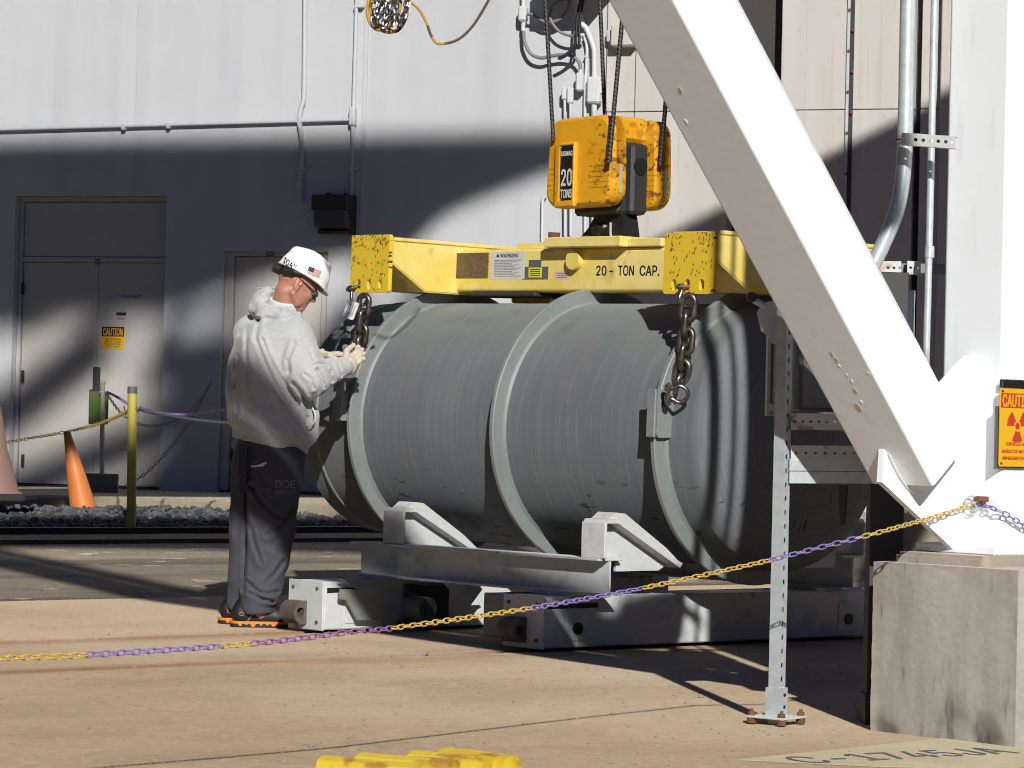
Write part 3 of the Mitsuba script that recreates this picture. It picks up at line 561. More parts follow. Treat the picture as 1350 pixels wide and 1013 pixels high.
part(cy, 'weld_seam', lathe([(RB, L0+.13), (RB+.006, L0+.137), (RB+.006, L0+.148), (RB, L0+.155)], 96, AX), 'cyl_ring', smooth=30)
hd = [(RB*math.cos(t), L1+.22*math.sin(t)) for t in np.linspace(0, math.pi/2-.001, 20)]
part(cy, 'head', lathe(hd, 96, AX), 'cyl', smooth=True)
RU = [-1.15, -.045, 1.06]
for u in RU:
    rb = .004
    part(cy, 'stiffening_ring', lathe([(RB-.01, u-.014), (RR-rb, u-.014), (RR, u-.014+rb), (RR, u+.014-rb), (RR-rb, u+.014), (RB-.01, u+.014)], 128, AX), 'cyl_ring', smooth=25)
    part(cy, 'weld_bead', lathe([(RB+.012, u+.013), (RB+.005, u+.022), (RB-.002, u+.028)], 96, AX), 'cyl_ring', smooth=60)
for u, ou, t0, t1 in ((RU[0], .728, -.045, -.014), (RU[2], .700, .0145, .043)):
    for s in (-1, 1):
        pg = Polygon([(s*.60, .985), (s*(ou-.013), .985), (s*ou, 1.0), (s*ou, 1.20), (s*.54, 1.20)]).difference(affinity.translate(affinity.scale(LineString([(0, -.5), (0, .5)]).buffer(1, quad_segs=6), .017, .022, origin=(0, 0)), s*(ou-.04), 1.155))
        part(cy, 'lifting_lug', cf(prism(pg, u+t0, u+t1, 'yz')), 'cyl_ring')
        part(cy, 'lug_stiffener', cf(cbox([u+(t0-.015 if t0 < 0 else -.014), s*(ou-.001), .985], [u+t1-.004, s*(ou+.012), 1.20], .003)), 'cyl_ring')

# ================================================================== trolley
tr = thing('transfer_trolley', 'low white rail trolley with two end trucks and cradle beams under the grey cylinder', 'trolley')
def hole_cyl(u, v, z, r, dv=.05): return place(lathe([(1e-4, -dv), (r, -dv), (r, dv), (1e-4, dv)], 20), mat4((u, v, z), U*0+np.array([1, 0, 0]), np.array([0, 0, 1.]), np.array([0, -1., 0])))
TZ0, TZ1 = .018, .245
for s, nm in ((1, 'near'), (-1, 'far')):
    ua, ub = (.52, .78) if s > 0 else (-.80, -.54); va, vb = (-1.05, 1.16) if s > 0 else (-1.27, 1.0)
    t = part(tr, 'end_truck', tf(cat([cbox([ua, va, TZ0], [ub, vb, TZ1], .006)])), 'trolley', label='rusty-edged white end truck nearest the camera' if s > 0 else 'white end truck beside the worker\'s shoes')
    part(t, 'end_plate', tf(cbox([ua-.006, va-.014, TZ0-.004], [ub+.006, va-.001, TZ1+.003], .003)), 'trolley')
    for (bu, bz) in ((.035, .035), (.225, .035), (.035, .195), (.225, .195)):
        part(t, 'bolt', tf(cat([hole_cyl(ua+bu, va-.016, TZ0+bz, .008, .006)])), 'rust')
    uc_ = ua+.10 if s > 0 else ua+.085
    bp = Polygon([(-.045, .0), (.075, .0), (.075, -.06)]) 
    bpg = LineString([(0, 0), (0, -.035)]).buffer(.058, quad_segs=10).union(sbox(-.058, -.0, .058, .03))
    b = part(t, 'buffer', place(prism(bpg.difference(LineString([(-.03, -.045), (.012, -.045)]).buffer(.02)), -.07, .07, 'xy'), TF@mat4((uc_, va-.040, TZ0+.075), (0, 0, 1), (0, 1, 0), (-1, 0, 0))) if False else tf(cut(prism(Polygon([(va-.015, TZ0+.02), (va-.055, TZ0+.022), (va-.082, TZ0+.045), (va-.092, TZ0+.077), (va-.082, TZ0+.11), (va-.055, TZ0+.13), (va-.015, TZ0+.132)]), uc_-.058, uc_+.058, 'yz'), cbox([uc_-.0, va-.070, TZ0+.055], [uc_+.2, va-.03, TZ0+.10], .012))), 'castbrown', smooth=35)
    # +u side details: axle plate and rusty cap
    for vv in (va+.20, vb-.22):
        part(t, 'axle_plate', tf(cbox([ub, vv-.075, TZ0+.03], [ub+.008, vv+.06, TZ0+.17], .003)), 'trolley')
        pl = [(vv-.045, TZ0+.145), (vv+.02, TZ0+.145), (vv+.02, TZ0+.11), (vv+.012, TZ0+.07), (vv-.012, TZ0+.05), (vv-.035, TZ0+.07), (vv-.045, TZ0+.11)]
        part(t, 'axle_cap', tf(prism(pl, ub+.008, ub+.018, 'yz') if s < 0 else cyl([ub+.006, vv-.01, TZ0+.085], [ub+.018, vv-.01, TZ0+.085], .027, 18)), 'rust' if s < 0 or vv > 0 else 'black')
        part(t, 'wheel', tf(cyl([(ua+ub)/2-.05, vv, .085], [(ua+ub)/2+.05, vv, .085], .083, 24)), 'darksteel')
    part(t, 'top_slot', tf(cbox([ub-.001, va+.015, TZ1-.052], [ub+.0012, va+.32, TZ1-.028], 0)), 'black')
def pu(u, *pp):
    o = tp(u, 0, 0); return [(lambda d: (d@V, d[2]))(hit(a, b, o, U)-o) for a, b in pp]
g = part(tr, 'guard_plate', tf(prism(pu(-.48, (448, 764), (553, 764), (546, 808), (541, 818), (472, 818), (458, 792), (449, 790), (450, 777), (470, 777)), -.50, -.48, 'yz', b=.003)), 'guard')
M_ = thing  # noqa
mv, mz = pu(-.34, (564, 803))[0]; mo = part(tr, 'motor', place(lathe([(1e-4, -.16), (.045, -.16), (.058, -.14), (.058, .10), (.055, .12), (1e-4, .12)], 28), TF@mat4((-.46, mv, mz), (0, 0, 1), (0, 1, 0), (1, 0, 0))), 'tape', smooth=35)
for i in range(4): part(mo, 'fan_grille', place(trimesh.creation.torus(.012+.011*i, .0018, major_sections=24, minor_sections=6), TF@mat4((-.338, mv, mz), (0, 0, 1), (0, 1, 0), (1, 0, 0))), 'black')
part(tr, 'gearbox', tf(cbox([-.52, mv-.05, .03], [-.47, mv+.25, .235], .02)), 'black')
part(tr, 'triangle_plate', tf(prism(pu(-.30, (588, 769), (646, 768), (640, 772), (617, 803)), -.32, -.30, 'yz')), 'trolley')
part(tr, 'cover_box', tf(cbox([.30, -1.0, .04], [.505, -.52, TZ1-.006], .006)), 'guard')
# cradle beams
for vb_, s in ((-.80, 1), (.80, -1)):
    ua, ub, z0, z1, hw, ft = -.86, .93, TZ1+.012, .422, .075, .011
    for us in (-.65, .65): part(tr, 'shim_plate', tf(cbox([us-.13, vb_-.09, TZ1+.001], [us+.13, vb_+.09, TZ1+.0118], .002)), 'trolley')
    ib = part(tr, 'cradle_beam', tf(cat([cbox([ua, vb_-hw, z0], [ub, vb_+hw, z0+ft], .002), cbox([ua, vb_-.005, z0+ft], [ub, vb_+.005, z1-ft], 0), cbox([ua, vb_-hw, z1-ft], [ub, vb_+hw, z1], .002)])), 'trolley', label='I-section cradle beam across the front of the trolley' if s > 0 else 'I-section cradle beam at the back of the trolley')
    part(ib, 'end_stiffener', tf(cbox([ub-.012, vb_-hw+.004, z0+ft], [ub-.004, vb_-.006, z1-ft], .002)), 'trolley') if False else None
    for u0_ in (-.625, .80):
        post = cbox([u0_, vb_-s*.06, z1], [u0_+.155, vb_-s*.045, z1+.16], .003)
        sd_ = part(tr, 'saddle', tf(post), 'trolley')
        P_ = [(vb_-s*.044, z1+.001), (vb_-s*.044, z1+.155), (vb_+s*.02, z1+.155), (vb_+s*.40, z1-.03), (vb_+s*.34, z1-.06), (vb_+s*.077, z1-.06), (vb_+s*.077, z1+.001)]
        part(sd_, 'web', tf(prism(P_, u0_+.07, u0_+.085, 'yz')), 'trolley')
        F_ = [(vb_-s*.05, z1+.157), (vb_-s*.04, z1+.175), (vb_+s*.02, z1+.175), (vb_+s*.425, z1-.025), (vb_+s*.41, z1-.045), (vb_+s*.02, z1+.157)]
        part(sd_, 'flange', tf(prism(F_, u0_+.0, u0_+.155, 'yz')), 'trolley')
        G_ = [(vb_-s*.02, z1+.176), (vb_+s*.02, z1+.205), (vb_+s*.08, z1+.200), (vb_+s*.34, z1+.045), (vb_+s*.44, z1-.03), (vb_+s*.425, z1-.024), (vb_+s*.021, z1+.176)]
        part(sd_, 'pad', tf(prism(G_, u0_+.02, u0_+.135, 'yz')), 'strut')
# hose beside the trolley end
part(tr, 'hose', tf(tube([(.62, 1.1, .26), (.62, 1.0, .34), (.62, .9, .36), (.60, .7, .40)], .014, 10, smooth=5)), 'black', smooth=40)
part(tr, 'cable', tf(tube([(-.30, -.30, .06), (-.1, -.42, .03), (.15, -.55, .018), (.3, -.45, .05)], .012, 8, smooth=6)), 'flex', smooth=40)

# ================================================================== spreader beam (slightly higher at its far left end)
SB0 = C0+Z*1.775; tlt = math.radians(1.35); SU = U*math.cos(tlt)-Z*math.sin(tlt); SZ = np.cross(SU, V)
SF = mat4(SB0, SU, V, SZ)
def sf(m): return place(m, SF)
sp = thing('spreader_beam', 'yellow lifting beam stencilled 20 - TON CAP. hanging under the hook block', 'lifting beam')
bw, bh = .10, .108
mb = part(sp, 'main_beam', sf(prism(sbox(-bw, -bh, bw, bh).buffer(-.02).buffer(.02, quad_segs=5), -1.16, 1.22, 'yz')), 'yellow', smooth=30)
for u, pz0, pz1 in ((-1.165, -.135, .158), (1.135, -.140, .135)):
    A_ = [(-.525, .142), (-.525, .015), (-.30, -.12), (.30, -.12), (.525, .015), (.525, .142)]
    ar = part(sp, 'cross_arm', sf(prism(A_, u-.14, u+.14, 'yz', b=.006)), 'yellow')
    part(ar, 'edge_plate', sf(cat([cbox([u+.135, -.52, .128], [u+.15, .52, .146], .003)])), 'yellow')
    for s in (-1, 1):
        pg = sbox(u-.155, pz0, u+.155, pz1).buffer(-.016).buffer(.016)
        hx = [(-.118, 0), (0, 0), (.118, 0)] if False else [(-.085, 0), (.0, 0), (.09, 0)]
        for dx, _ in hx: pg = pg.difference(LineString([(u+dx, pz0+.032), (u+dx, pz0+.05)]).buffer(.017, quad_segs=6))
        pl = part(sp, 'lug_plate', sf(prism(pg, s*.535, s*.56, 'xz')), 'yellow_chipped')
part(sp, 'top_plate', sf(cbox([-.28, -.17, bh], [.27, .17, bh+.05], .004)), 'yellow')
part(sp, 'top_plate', sf(cbox([.27, -.12, bh], [.50, .14, bh+.04], .004)), 'yellow')
part(sp, 'top_plate', sf(cbox([-.62, -.05, bh], [-.25, .15, bh+.034], .004)), 'yellow_dark' if False else 'yellow')
part(sp, 'bottom_flange', sf(cbox([-.9, -.11, -bh-.022], [-.4, .13, -bh], .004)), 'darksteel')
bq = hit(754, 343, SB0-V*.135, V)-SB0; bx_, bz_ = bq@SU, bq@SZ
part(sp, 'boss', sf(cyl([bx_, -.135, bz_], [bx_, -.09, bz_], .047, 32)), 'yellow', smooth=30)
for dx, z_ in ((-.2, 0), (.0, 0)): pass
part(sp, 'bolt', sf(cyl([-.24, -.14, bh+.05], [-.24, -.14, bh+.075], .03, 12)), 'rust')
part(sp, 'pivot_pin', sf(cyl([0, -.09, bh+.09], [0, .09, bh+.09], .03, 20)), 'black')
def sx(px, py): q = hit(px, py, SB0-V*(bw+.002), V)-SB0; return q@SU, q@SZ
def splate(name, p0, p1, bsdf, t=.002, y=-.1001):
    a, b = sx(*p0), sx(*p1); return part(sp, name, sf(cbox([a[0], y-t, b[1]], [b[0], y, a[1]], .0006)), bsdf), a, b
def st(s, px, py, h, bsdf, wpx=None, y=-.1012, name='lettering'):
    c = sx(px, py); w = abs(sx(px+wpx/2, py)[0]-sx(px-wpx/2, py)[0]) if wpx else None
    return text(sp, s, h, SF@mat4((c[0], y, c[1]), (1, 0, 0), (0, 0, 1), (0, -1, 0)), bsdf, wfit=w, name=name)
splate('rusted_plate', (602, 334), (643, 367), 'placard_rust', .004)
w_, a, b = splate('warning_label', (648, 332), (691, 368), 'label_white')
st('▲WARNING' if False else 'WARNING', 671.5, 337.2, .018, 'black_ink', 24, -.1022)
c = sx(656.5, 337); part(sp, 'warning_symbol', sf(prism([(c[0]-.012, c[1]-.009), (c[0]+.012, c[1]-.009), (c[0], c[1]+.011)], -.1034, -.1022, 'xz')), 'black_ink')
for i in range(11):
    p, q = sx(651.5, 343.0+2.1*i), sx(687-(i*7 % 5)*3, 343.7+2.1*i); part(sp, 'text_line', sf(cbox([p[0], -.1026, q[1]], [q[0], -.1022, p[1]], 0)), 'grey_ink')
splate('tape', (697, 343), (713, 360), 'tape', .0012); splate('tape', (689, 352), (722, 369), 'tape', .001)
splate('caution_label', (697, 353), (714, 366), 'label_yellow', .0022)
for i in range(4):
    p, q = sx(699, 355+2.6*i), sx(712, 356+2.6*i); part(sp, 'text_line', sf(cbox([p[0], -.1027, q[1]], [q[0], -.1023, p[1]], 0)), 'black_ink')
splate('pink_label', (731, 358), (750, 369), 'label_pink', .0012)
for i in range(3): p, q = sx(734, 360.3+2.6*i), sx(747, 361.2+2.6*i); part(sp, 'text_line', sf(cbox([p[0], -.1017, q[1]], [q[0], -.1013, p[1]], 0)), 'red_ink')
st('20', 792.5, 357, .047, 'black_ink', 13.5, -.1001, 'stencil'); st('-', 805.5, 358, .05, 'black_ink', 5, -.1001, 'stencil'); st('TON', 825, 357, .047, 'black_ink', 21, -.1001, 'stencil'); st('CAP.', 856, 357, .047, 'black_ink', 26, -.1001, 'stencil')

# ================================================================== hook block
HF = mat4(C0+U*.005, U, V, Z)
def hf(m): return place(m, HF)
hb = thing('hook_block', 'weathered yellow twin-cheek crane hook block marked 20 TONS', 'hook block')
zb0, zb1 = 2.075, 2.515
def cheek(va, vb):
    oc = Polygon([(-.252, zb0+.06), (-.21, zb0), (.225, zb0), (.238, zb0+.05), (.238, zb1-.24), (.228, zb1-.02), (.17, zb1), (-.17, zb1), (-.230, zb1-.03)]).buffer(-.085).buffer(.085, quad_segs=9)
    ic = affinity.scale(oc, .90, .915); mc = affinity.scale(oc, .97, .975); n = 96
    def ring(pg, v): t = np.linspace(0, 1, n, endpoint=False); q = np.array([pg.exterior.interpolate(s, normalized=True).coords[0] for s in t]); return np.stack([q[:, 0], np.full(n, v), q[:, 1]], 1)
    h = trimesh.convex.convex_hull(np.vstack([ring(ic, va), ring(mc, va+.012), ring(oc, va+.034), ring(oc, vb-.034), ring(mc, vb-.012), ring(ic, vb)]))
    vm = (va+vb)/2
    cuts = [cbox([.10, vm-.026, zb0+.20], [.4, vm+.026, zb1+.1], 0), cbox([-.4, vm-.026, zb0+.24], [-.12, vm+.026, zb1+.1], 0)]
    for i in range(5): z = zb0+.085+i*.026; cuts += [cbox([-.3, va-.02, z], [-.10, va+.004, z+.0035], 0), cbox([.07, va-.02, z], [.3, va+.004, z+.0035], 0)]
    return cut(h, *cuts), vm
for va, vb in ((-.205, -.095), (.095, .205)):
    m, vm = cheek(va, vb); ck = part(hb, 'cheek', hf(m), 'block_yellow', smooth=28)
    part(ck, 'edge_strip', hf(cat([cbox([.2385, vm-.009, zb0+.06], [.2405, vm+.009, zb0+.195], .001)])), 'silver')
    part(ck, 'sheave', hf(cyl([0, vm-.012, zb0+.24], [0, vm+.012, zb0+.24], .19, 40)), 'black', smooth=30)
part(hb, 'middle_housing', hf(cbox([-.16, -.093, zb0-.03], [.16, .093, zb1-.12], .015)), 'darksteel')
part(hb, 'side_plate', hf(cbox([.12, -.04, zb0-.03], [.205, .07, zb1-.13], .015)), 'darksteel')
part(hb, 'shaft_cap', hf(cyl([.205, .01, zb0+.2], [.212, .01, zb0+.2], .042, 24)), 'black')
part(hb, 'top_bar', hf(cbox([-.15, -.09, zb1-.12], [.15, .12, zb1+.005], .02)), 'block_yellow')
nf = part(hb, 'plate_frame', hf(cut(cbox([-.155, -.226, zb0+.0], [-.01, -.200, zb0+.315], .012), cbox([-.125, -.3, zb0+.03], [-.022, -.217, zb0+.303], .002))), 'block_yellow')
part(hb, 'name_plate', hf(cbox([-.123, -.2172, zb0+.032], [-.024, -.2145, zb0+.301], .0015)), 'black')
def ht(s, h, x, z, w): text(hb, s, h, HF@mat4((x, -.2173, z), (1, 0, 0), (0, 0, 1), (0, -1, 0)), 'label_white', wfit=w)
ht('20', .078, -.0735, zb0+.145, .078); ht('TONS', .040, -.0735, zb0+.066, .084); ht('DEMAG', .022, -.0735, zb0+.262, .082)
for a_ in (-.117, -.03):
    for z_ in (.038, .295): part(hb, 'rivet', hf(cyl([a_, -.219, zb0+z_], [a_, -.2172, zb0+z_], .004, 8)), 'silver')
hk = Polygon([(-.02, zb0-.02), (-.085, zb0-.10), (-.17, zb0-.165), (-.20, zb0-.195), (.17, zb0-.195), (.14, zb0-.05), (.125, zb0-.02)])
h_ = part(hb, 'hook', hf(prism(hk.buffer(.012, quad_segs=4), -.05, .05, 'xz')), 'black', smooth=30)
part(h_, 'latch', hf(tube([(.075, -.056, zb0-.07), (.08, -.058, zb0-.13), (.1, -.056, zb0-.17)], .006, 8, smooth=4)), 'silver')
part(h_, 'bolt', hf(cyl([.03, -.062, zb0-.085], [.03, -.05, zb0-.085], .009, 10)), 'silver')
# hoist ropes
def rope(label, pts, Y, r=.0105):
    one('hoist_rope', tube([at(a, b, Y) for a, b in pts], r, 10), 'rope', label, 'rope', smooth=40)
rope('dark wire rope at the left of the hook block', [(729.5, 185), (719, 0), (697, -420)], 13.83)
rope('dark wire rope entering the hook block behind its near cheek', [(798, 168), (791, 0), (775, -420)], 13.9)
rope('wire rope entering the slot of the near yellow cheek', [(803, 214), (820, 30), (860, -420)], 13.50, .0115)
rope('wire rope entering the slot of the far yellow cheek, partly behind the brace', [(870.5, 220), (878, 130), (925, -420)], 13.72, .0115)

# ================================================================== heavy lifting chains with shackles
def torus_arc(R_, r, a0, a1, n=16, sides=8): t = np.linspace(a0, a1, n); return tube(np.stack([R_*np.cos(t), R_*np.sin(t), t*0], 1), r, sides)
def bow(k, p, d, side, w=.026, L=.085, r=.0085, name='shackle'):
    """bow shackle: pin through p along side, bow hanging along d"""
    d = d/np.linalg.norm(d); side = side-d*(side@d); side /= np.linalg.norm(side); n = np.cross(side, d)
    c = [p-side*w, p-side*w+d*.02, p-side*w*1.5+d*L*.55, p-side*w*.9+d*L*.9, p+d*L, p+side*w*.9+d*L*.9, p+side*w*1.5+d*L*.55, p+side*w+d*.02, p+side*w]
    s = part(k, name, tube(c, r, 10, smooth=5), 'steel_bright', smooth=40)
    part(s, 'pin', cyl(p-side*(w+.022), p+side*(w+.03), r*.95, 12), 'steel_bright', smooth=40)
    for e in (-1, 1): part(s, 'eye', cyl(p+side*e*(w+.011), p+side*e*(w-.011), r*1.9, 14), 'steel_bright', smooth=40)
    part(s, 'nut', cyl(p+side*(w+.013), p+side*(w+.026), r*1.6, 6), 'steel_bright'); return s
def hchain(k, cs, rots, L=.142, w=.088, r=.0145):
    n = len(cs); base = link(L, w, r, 9, 12)
    for i in range(n):
        t = (cs[min(i+1, n-1)]-cs[max(i-1, 0)]); t /= np.linalg.norm(t); a = np.cross(t, [0, 1, 0]); a /= np.linalg.norm(a); b = np.cross(t, a)
        y = a*math.cos(rots[i])+b*math.sin(rots[i]); part(k, 'link', place(base, mat4(cs[i], t, y, np.cross(t, y))), 'chainsteel', smooth=40)
def front(px, py, dv=-.02, v=-.55): # point on the vertical plane v=const
    o = C0+V*(v+dv); return hit(px, py, o, V)
k = thing('lifting_chain', 'dark lifting chain at the left, its end link in the worker\'s gloves', 'chain')
p0 = front(468.5, 378.5); bow(k, p0, at(477, 402, 14.2)-at(468, 379, 14.2), V*.8+U*.3, w=.03, L=.10)
hchain(k, [front(479.5, 404), front(478, 424), front(475.5, 443), front(474.5, 458)], [.5, .5+math.pi/2, .45, .4+math.pi/2])
part(k, 'end_link', place(link(.20, .115, .0155, 10, 12), mat4(front(474, 464), (.86, -.35, .37), (.25, .93, .28), np.cross((.86, -.35, .37), (.25, .93, .28)))), 'chainsteel', smooth=40)
bow(k, front(456, 462, -.05), np.array([.75, .2, .5]), np.array([.3, .9, -.2]), w=.025, L=.085)
tg = front(462.5, 409, -.11); tn = np.array([-.25, -.95, .1]); tn /= np.linalg.norm(tn); tx = np.cross(Z, -tn); tx = tx*math.cos(.28)-Z*math.sin(.28)*-1*0+np.cross(-tn, tx)*0; tx /= np.linalg.norm(tx); ty = np.cross(tn, tx)
TG = mat4(tg, tx*math.cos(-.3)+ty*math.sin(-.3), ty*math.cos(-.3)-tx*math.sin(-.3), tn)
t_ = thing('tag', 'worn white tag hanging on the left lifting chain', 'tag'); part(t_, 'plate', place(prism(sbox(-.031, -.046, .031, .046).buffer(-.008).buffer(.008), -.004, .004, 'xy'), TG), 'label_white')
for i in range(4): part(t_, 'text_line', place(cbox([-.018+.011*i, -.03, .004], [-.014+.011*i, .03-.006*(i % 2), .0048], 0), TG), 'grey_ink')
k = thing('lifting_chain', 'dark lifting chain at the right, shackled to the cylinder lug', 'chain')
p0 = front(905, 378); bow(k, p0, at(907, 402, 12.8)-at(905, 380, 12.8), V*.9+U*.2, w=.028, L=.09)
hchain(k, [front(907, 406), front(905, 428), front(904.5, 450), front(902, 471), front(899, 492), front(894.5, 510)], [.3, .3+math.pi/2, .45, .5+math.pi/2, .4, .4+math.pi/2])
lug = CO+CU_*(RU[2]-.03)+V*-.688+Z*(1.155-.0)-CU_*0
pin = front(881, 519, 0, -.70); bow(k, pin, front(899, 520, 0, -.66)-pin, np.array([.25, .3, -.92]), w=.026, L=.088, r=.0095)

# ================================================================== perforated post and strut rack
pb = ground(1023, 955)
rk_ = thing('strut_rack', 'galvanised perforated post on a rusty bolted foot, carrying slotted struts toward a dark post', 'rack')
pf = mat4(pb, (1, 0, 0), (0, 1, 0), (0, 0, 1)); a_ = math.radians(38); PX_ = np.array([math.cos(a_), -math.sin(a_), 0]); PY_ = np.array([math.sin(a_), math.cos(a_), 0])
pf = mat4(pb, PX_, PY_, Z); ph = 1.62; wv = .041
holes = [(.06+.047*i) for i in range(int((ph-.08)/.047))]
g = sbox(-wv/2, 0, wv/2, ph); hole = affinity.scale(LineString([(0, -.3), (0, .3)]).buffer(.7, quad_segs=5), .0085, .0095, origin=(0, 0))
for z in holes: g = g.difference(affinity.translate(hole, -wv*.06, z))
gl = sbox(-wv/2, 0, wv/2, ph)
part(rk_, 'post', place(cat([prism(gl, -wv/2, -wv/2+.0025, 'xz'), prism(affinity.translate(g, 0, 0), wv/2-.0025, wv/2, 'yz'), prism(gl, -wv/2, -wv/2+.0025, 'yz'), prism(gl, wv/2-.0025, wv/2, 'xz')]), pf), 'galv', label='perforated galvanised post')
part(rk_, 'post_sleeve', place(cat([cbox([-.027, -.027, .03], [.027, -.021, .125], 0), cbox([.021, -.021, .03], [.027, .027, .125], 0), cbox([-.027, -.021, .03], [-.021, .027, .125], 0), cbox([-.021, .021, .03], [.021, .027, .125], 0)]), pf), 'galv')
for z in (.06, .1): part(rk_, 'sleeve_bolt', place(cat([cyl([.0271, .006, z], [.030, .006, z], .006, 8)]), pf), 'black')
bp_ = part(rk_, 'base_plate', place(cbox([-.075, -.075, .022], [.075, .075, .03], .002), pf), 'strut')
for sx_ in (-1, 1):
    for sy_ in (-1, 1):
        part(bp_, 'anchor_bolt', place(cat([cyl([sx_*.06, sy_*.06, -.01], [sx_*.06, sy_*.06, .052], .006, 10)]), pf), 'rust'); part(bp_, 'nut', place(cyl([sx_*.06, sy_*.06, .0305], [sx_*.06, sy_*.06, .043], .0125, 6), pf), 'rust'); part(bp_, 'washer', place(cyl([sx_*.06, sy_*.06, .004], [sx_*.06, sy_*.06, .0215], .0165, 10), pf), 'rust')
d0 = pb[1]
def arm(y0, px0, px1, hgt_px, hole_px, th=.022):
    a, b = at(px0, y0, d0-.02), at(px1, y0+1, d0+.12); L = np.linalg.norm(b-a); h = hgt_px/FPX*d0
    return strut_bar(a, b, h, [L*(x-px0)/(px1-px0) for x in hole_px], (.0064, .0074), th)
part(rk_, 'slotted_strut', arm(556, 1043, 1188, 22, [1048+10.5*i for i in range(14)]), 'strut'); part(rk_, 'slotted_strut', arm(597.5, 1043, 1188, 20, [1050+12.6*i for i in range(11)]), 'strut')
part(rk_, 'double_strut', arm(613, 1041, 1188, 15.5, []), 'galv'); part(rk_, 'double_strut', arm(629.5, 1041, 1188, 15.5, []), 'galv')
b0 = ground(1143, 955); b1 = at(1143, 500, b0[1])
dp = part(rk_, 'dark_post', cat([cbox([b0[0]+.0, b0[1]+.03, 0], [b0[0]+.115, b0[1]+.045, 1.55], .002), cbox([b0[0], b0[1]+.045, 0], [b0[0]+.012, b0[1]+.15, 1.55], .002), cbox([b0[0]+.103, b0[1]+.045, 0], [b0[0]+.115, b0[1]+.15, 1.55], .002)]), 'darksteel', label='dark upright post behind the concrete block')
part(rk_, 'foot', cbox([b0[0]-.012, b0[1]-.03, 0], [b0[0]+.16, b0[1]+.2, .10], .004), 'darksteel')
part(rk_, 'drop_fitting', cat([tube([at(1112, 640, d0+.08), at(1111, 662, d0+.08), at(1111, 692, d0+.08)], [.016, .015, .009], 12)]), 'darksteel', smooth=40)
eb = thing('control_box', 'dark grey steel cabinet on the strut rack, half hidden behind the white brace', 'electrical panel')
a, b = at(1052, 440, d0+.16), at(1172, 545, d0+.16)
part(eb, 'cabinet', cbox([a[0], d0+.10, b[2]], [b[0], d0+.34, a[2]+.1], .006), 'tape'); part(eb, 'door', cbox([a[0]+.012, d0+.088, b[2]+.012], [b[0]-.012, d0+.099, a[2]+.09], .004), 'flex')
part(eb, 'latch', cbox([a[0]+.2, d0+.07, b[2]+.0], [a[0]+.25, d0+.088, b[2]+.03], .004), 'black')
cb_ = thing('cable_duct', 'narrow beige cable duct with a round steel guide disc, left of the perforated post', 'duct')
a, b = at(1013, 400, d0+.25), at(1036, 549, d0+.25)
part(cb_, 'duct', cat([cbox([a[0], d0+.22, b[2]], [a[0]+.012, d0+.30, a[2]], .002), cbox([a[0]+.012, d0+.28, b[2]], [b[0], d0+.30, a[2]], .002), cbox([a[0]+.020, d0+.22, b[2]], [b[0], d0+.225, a[2]], .001)]), 'door')
c = at(1019, 424, d0+.18); part(cb_, 'guide_disc', place(prism(Polygon([(-.05, .03), (-.025, .06), (.01, .068), (.06, .045), (.06, -.03), (.02, -.075), (.0, -.07), (-.012, -.045), (-.035, -.03)]).buffer(.006), -.006, .006, 'xz'), mat4(c)), 'label_white')
c = at(991, 392, d0+.17); part(cb_, 'roller', cat([lathe([(1e-4, -.02), (.016, -.02), (.018, -.015), (.018, .015), (.016, .02), (1e-4, .02)], 20, mat4(c, (1, 0, 0), (0, 0, 1), (0, -1, 0)))]), 'darksteel', smooth=35)
part(cb_, 'roller_arm', tube([at(994, 396, d0+.18), at(1010, 405, d0+.18)], .012, 10), 'galv', smooth=40)
p = at(1018, 537, d0+.21); part(cb_, 'cover_clip', cbox(p-[.012, .01, .012], p+[.012, .005, .012], .002), 'strut')

# ================================================================== barrier chain across the foreground
hk_ = hit(1287, 663, P1+U*(KU-.0)+V*cb, V)
cp = []
xs_ = [(-330, 880, 10.85), (0, 868, 10.05), (115, 863.5, None), (330, 849, None), (470, 832.5, None), (520, 828, None), (700, 802, None), (850, 775, None), (1010, 740, None), (1030, 735, 9.13), (1140, 707, None), (1190, 693.5, None), (1230, 682, None), (1258, 673, None)]
yg_ = lambda a, b: hit(a, b, P1+U*(uc+.012), U)[1]-.035
xx = [-330, 0, 120, 470, 920, 1030, 1165, 1240, 1262, 1287]; yy = [6.4, 6.95, 7.15, 7.74, 8.86, 9.06, min(9.0, yg_(1168, 700)), yg_(1240, 680), yg_(1262, 672)-.0, hk_[1]-.012]; print('chain depth', yy)
for a, b, _ in xs_: cp.append(at(a, b, float(np.interp(a, xx, yy))))
cp.append(at(1284, 664, hk_[1]-.012))
k = thing('barrier_chain', 'yellow and purple plastic chain strung low across the foreground to the white column', 'chain')
ctr = smoothpts(cp, 10); lk = chain_links(ctr, .0240, .0335, .0185, .0023, 6, 6); cnt = 0
for i, m in enumerate(lk):
    c = m.vertices.mean(0)-EYE; px = W0/2+FPX*(c@CR)/(c@fw)
    col = 'chain_yellow' if px < 118 or 295 < px < 335 or 520 < px < 702 or 850 < px < 1016 or px > 1140 else ('chain_magenta' if 335 <= px <= 520 else 'chain_purple')
    part(k, 'link', m, col, smooth=40)
k = thing('barrier_chain', 'short purple plastic chain hanging from the column hook toward the right edge', 'chain')
q0 = at(1289, 664, hk_[1]-.015); q0b = P1+U*(KU+.02)+V*(cb-.02); q0b[2] = at(1309, 675, q0b[1])[2]; qe = P1+U*(KU+.03)+V*(cb+.55); qe[2] = q0b[2]-.06
for m in chain_links(smoothpts([q0, q0b, q0b*.6+qe*.4-Z*.055, qe-Z*.05], 8), .0262, .036, .0200, .0024, 6, 6): part(k, 'link', m, 'chain_purple', smooth=40)
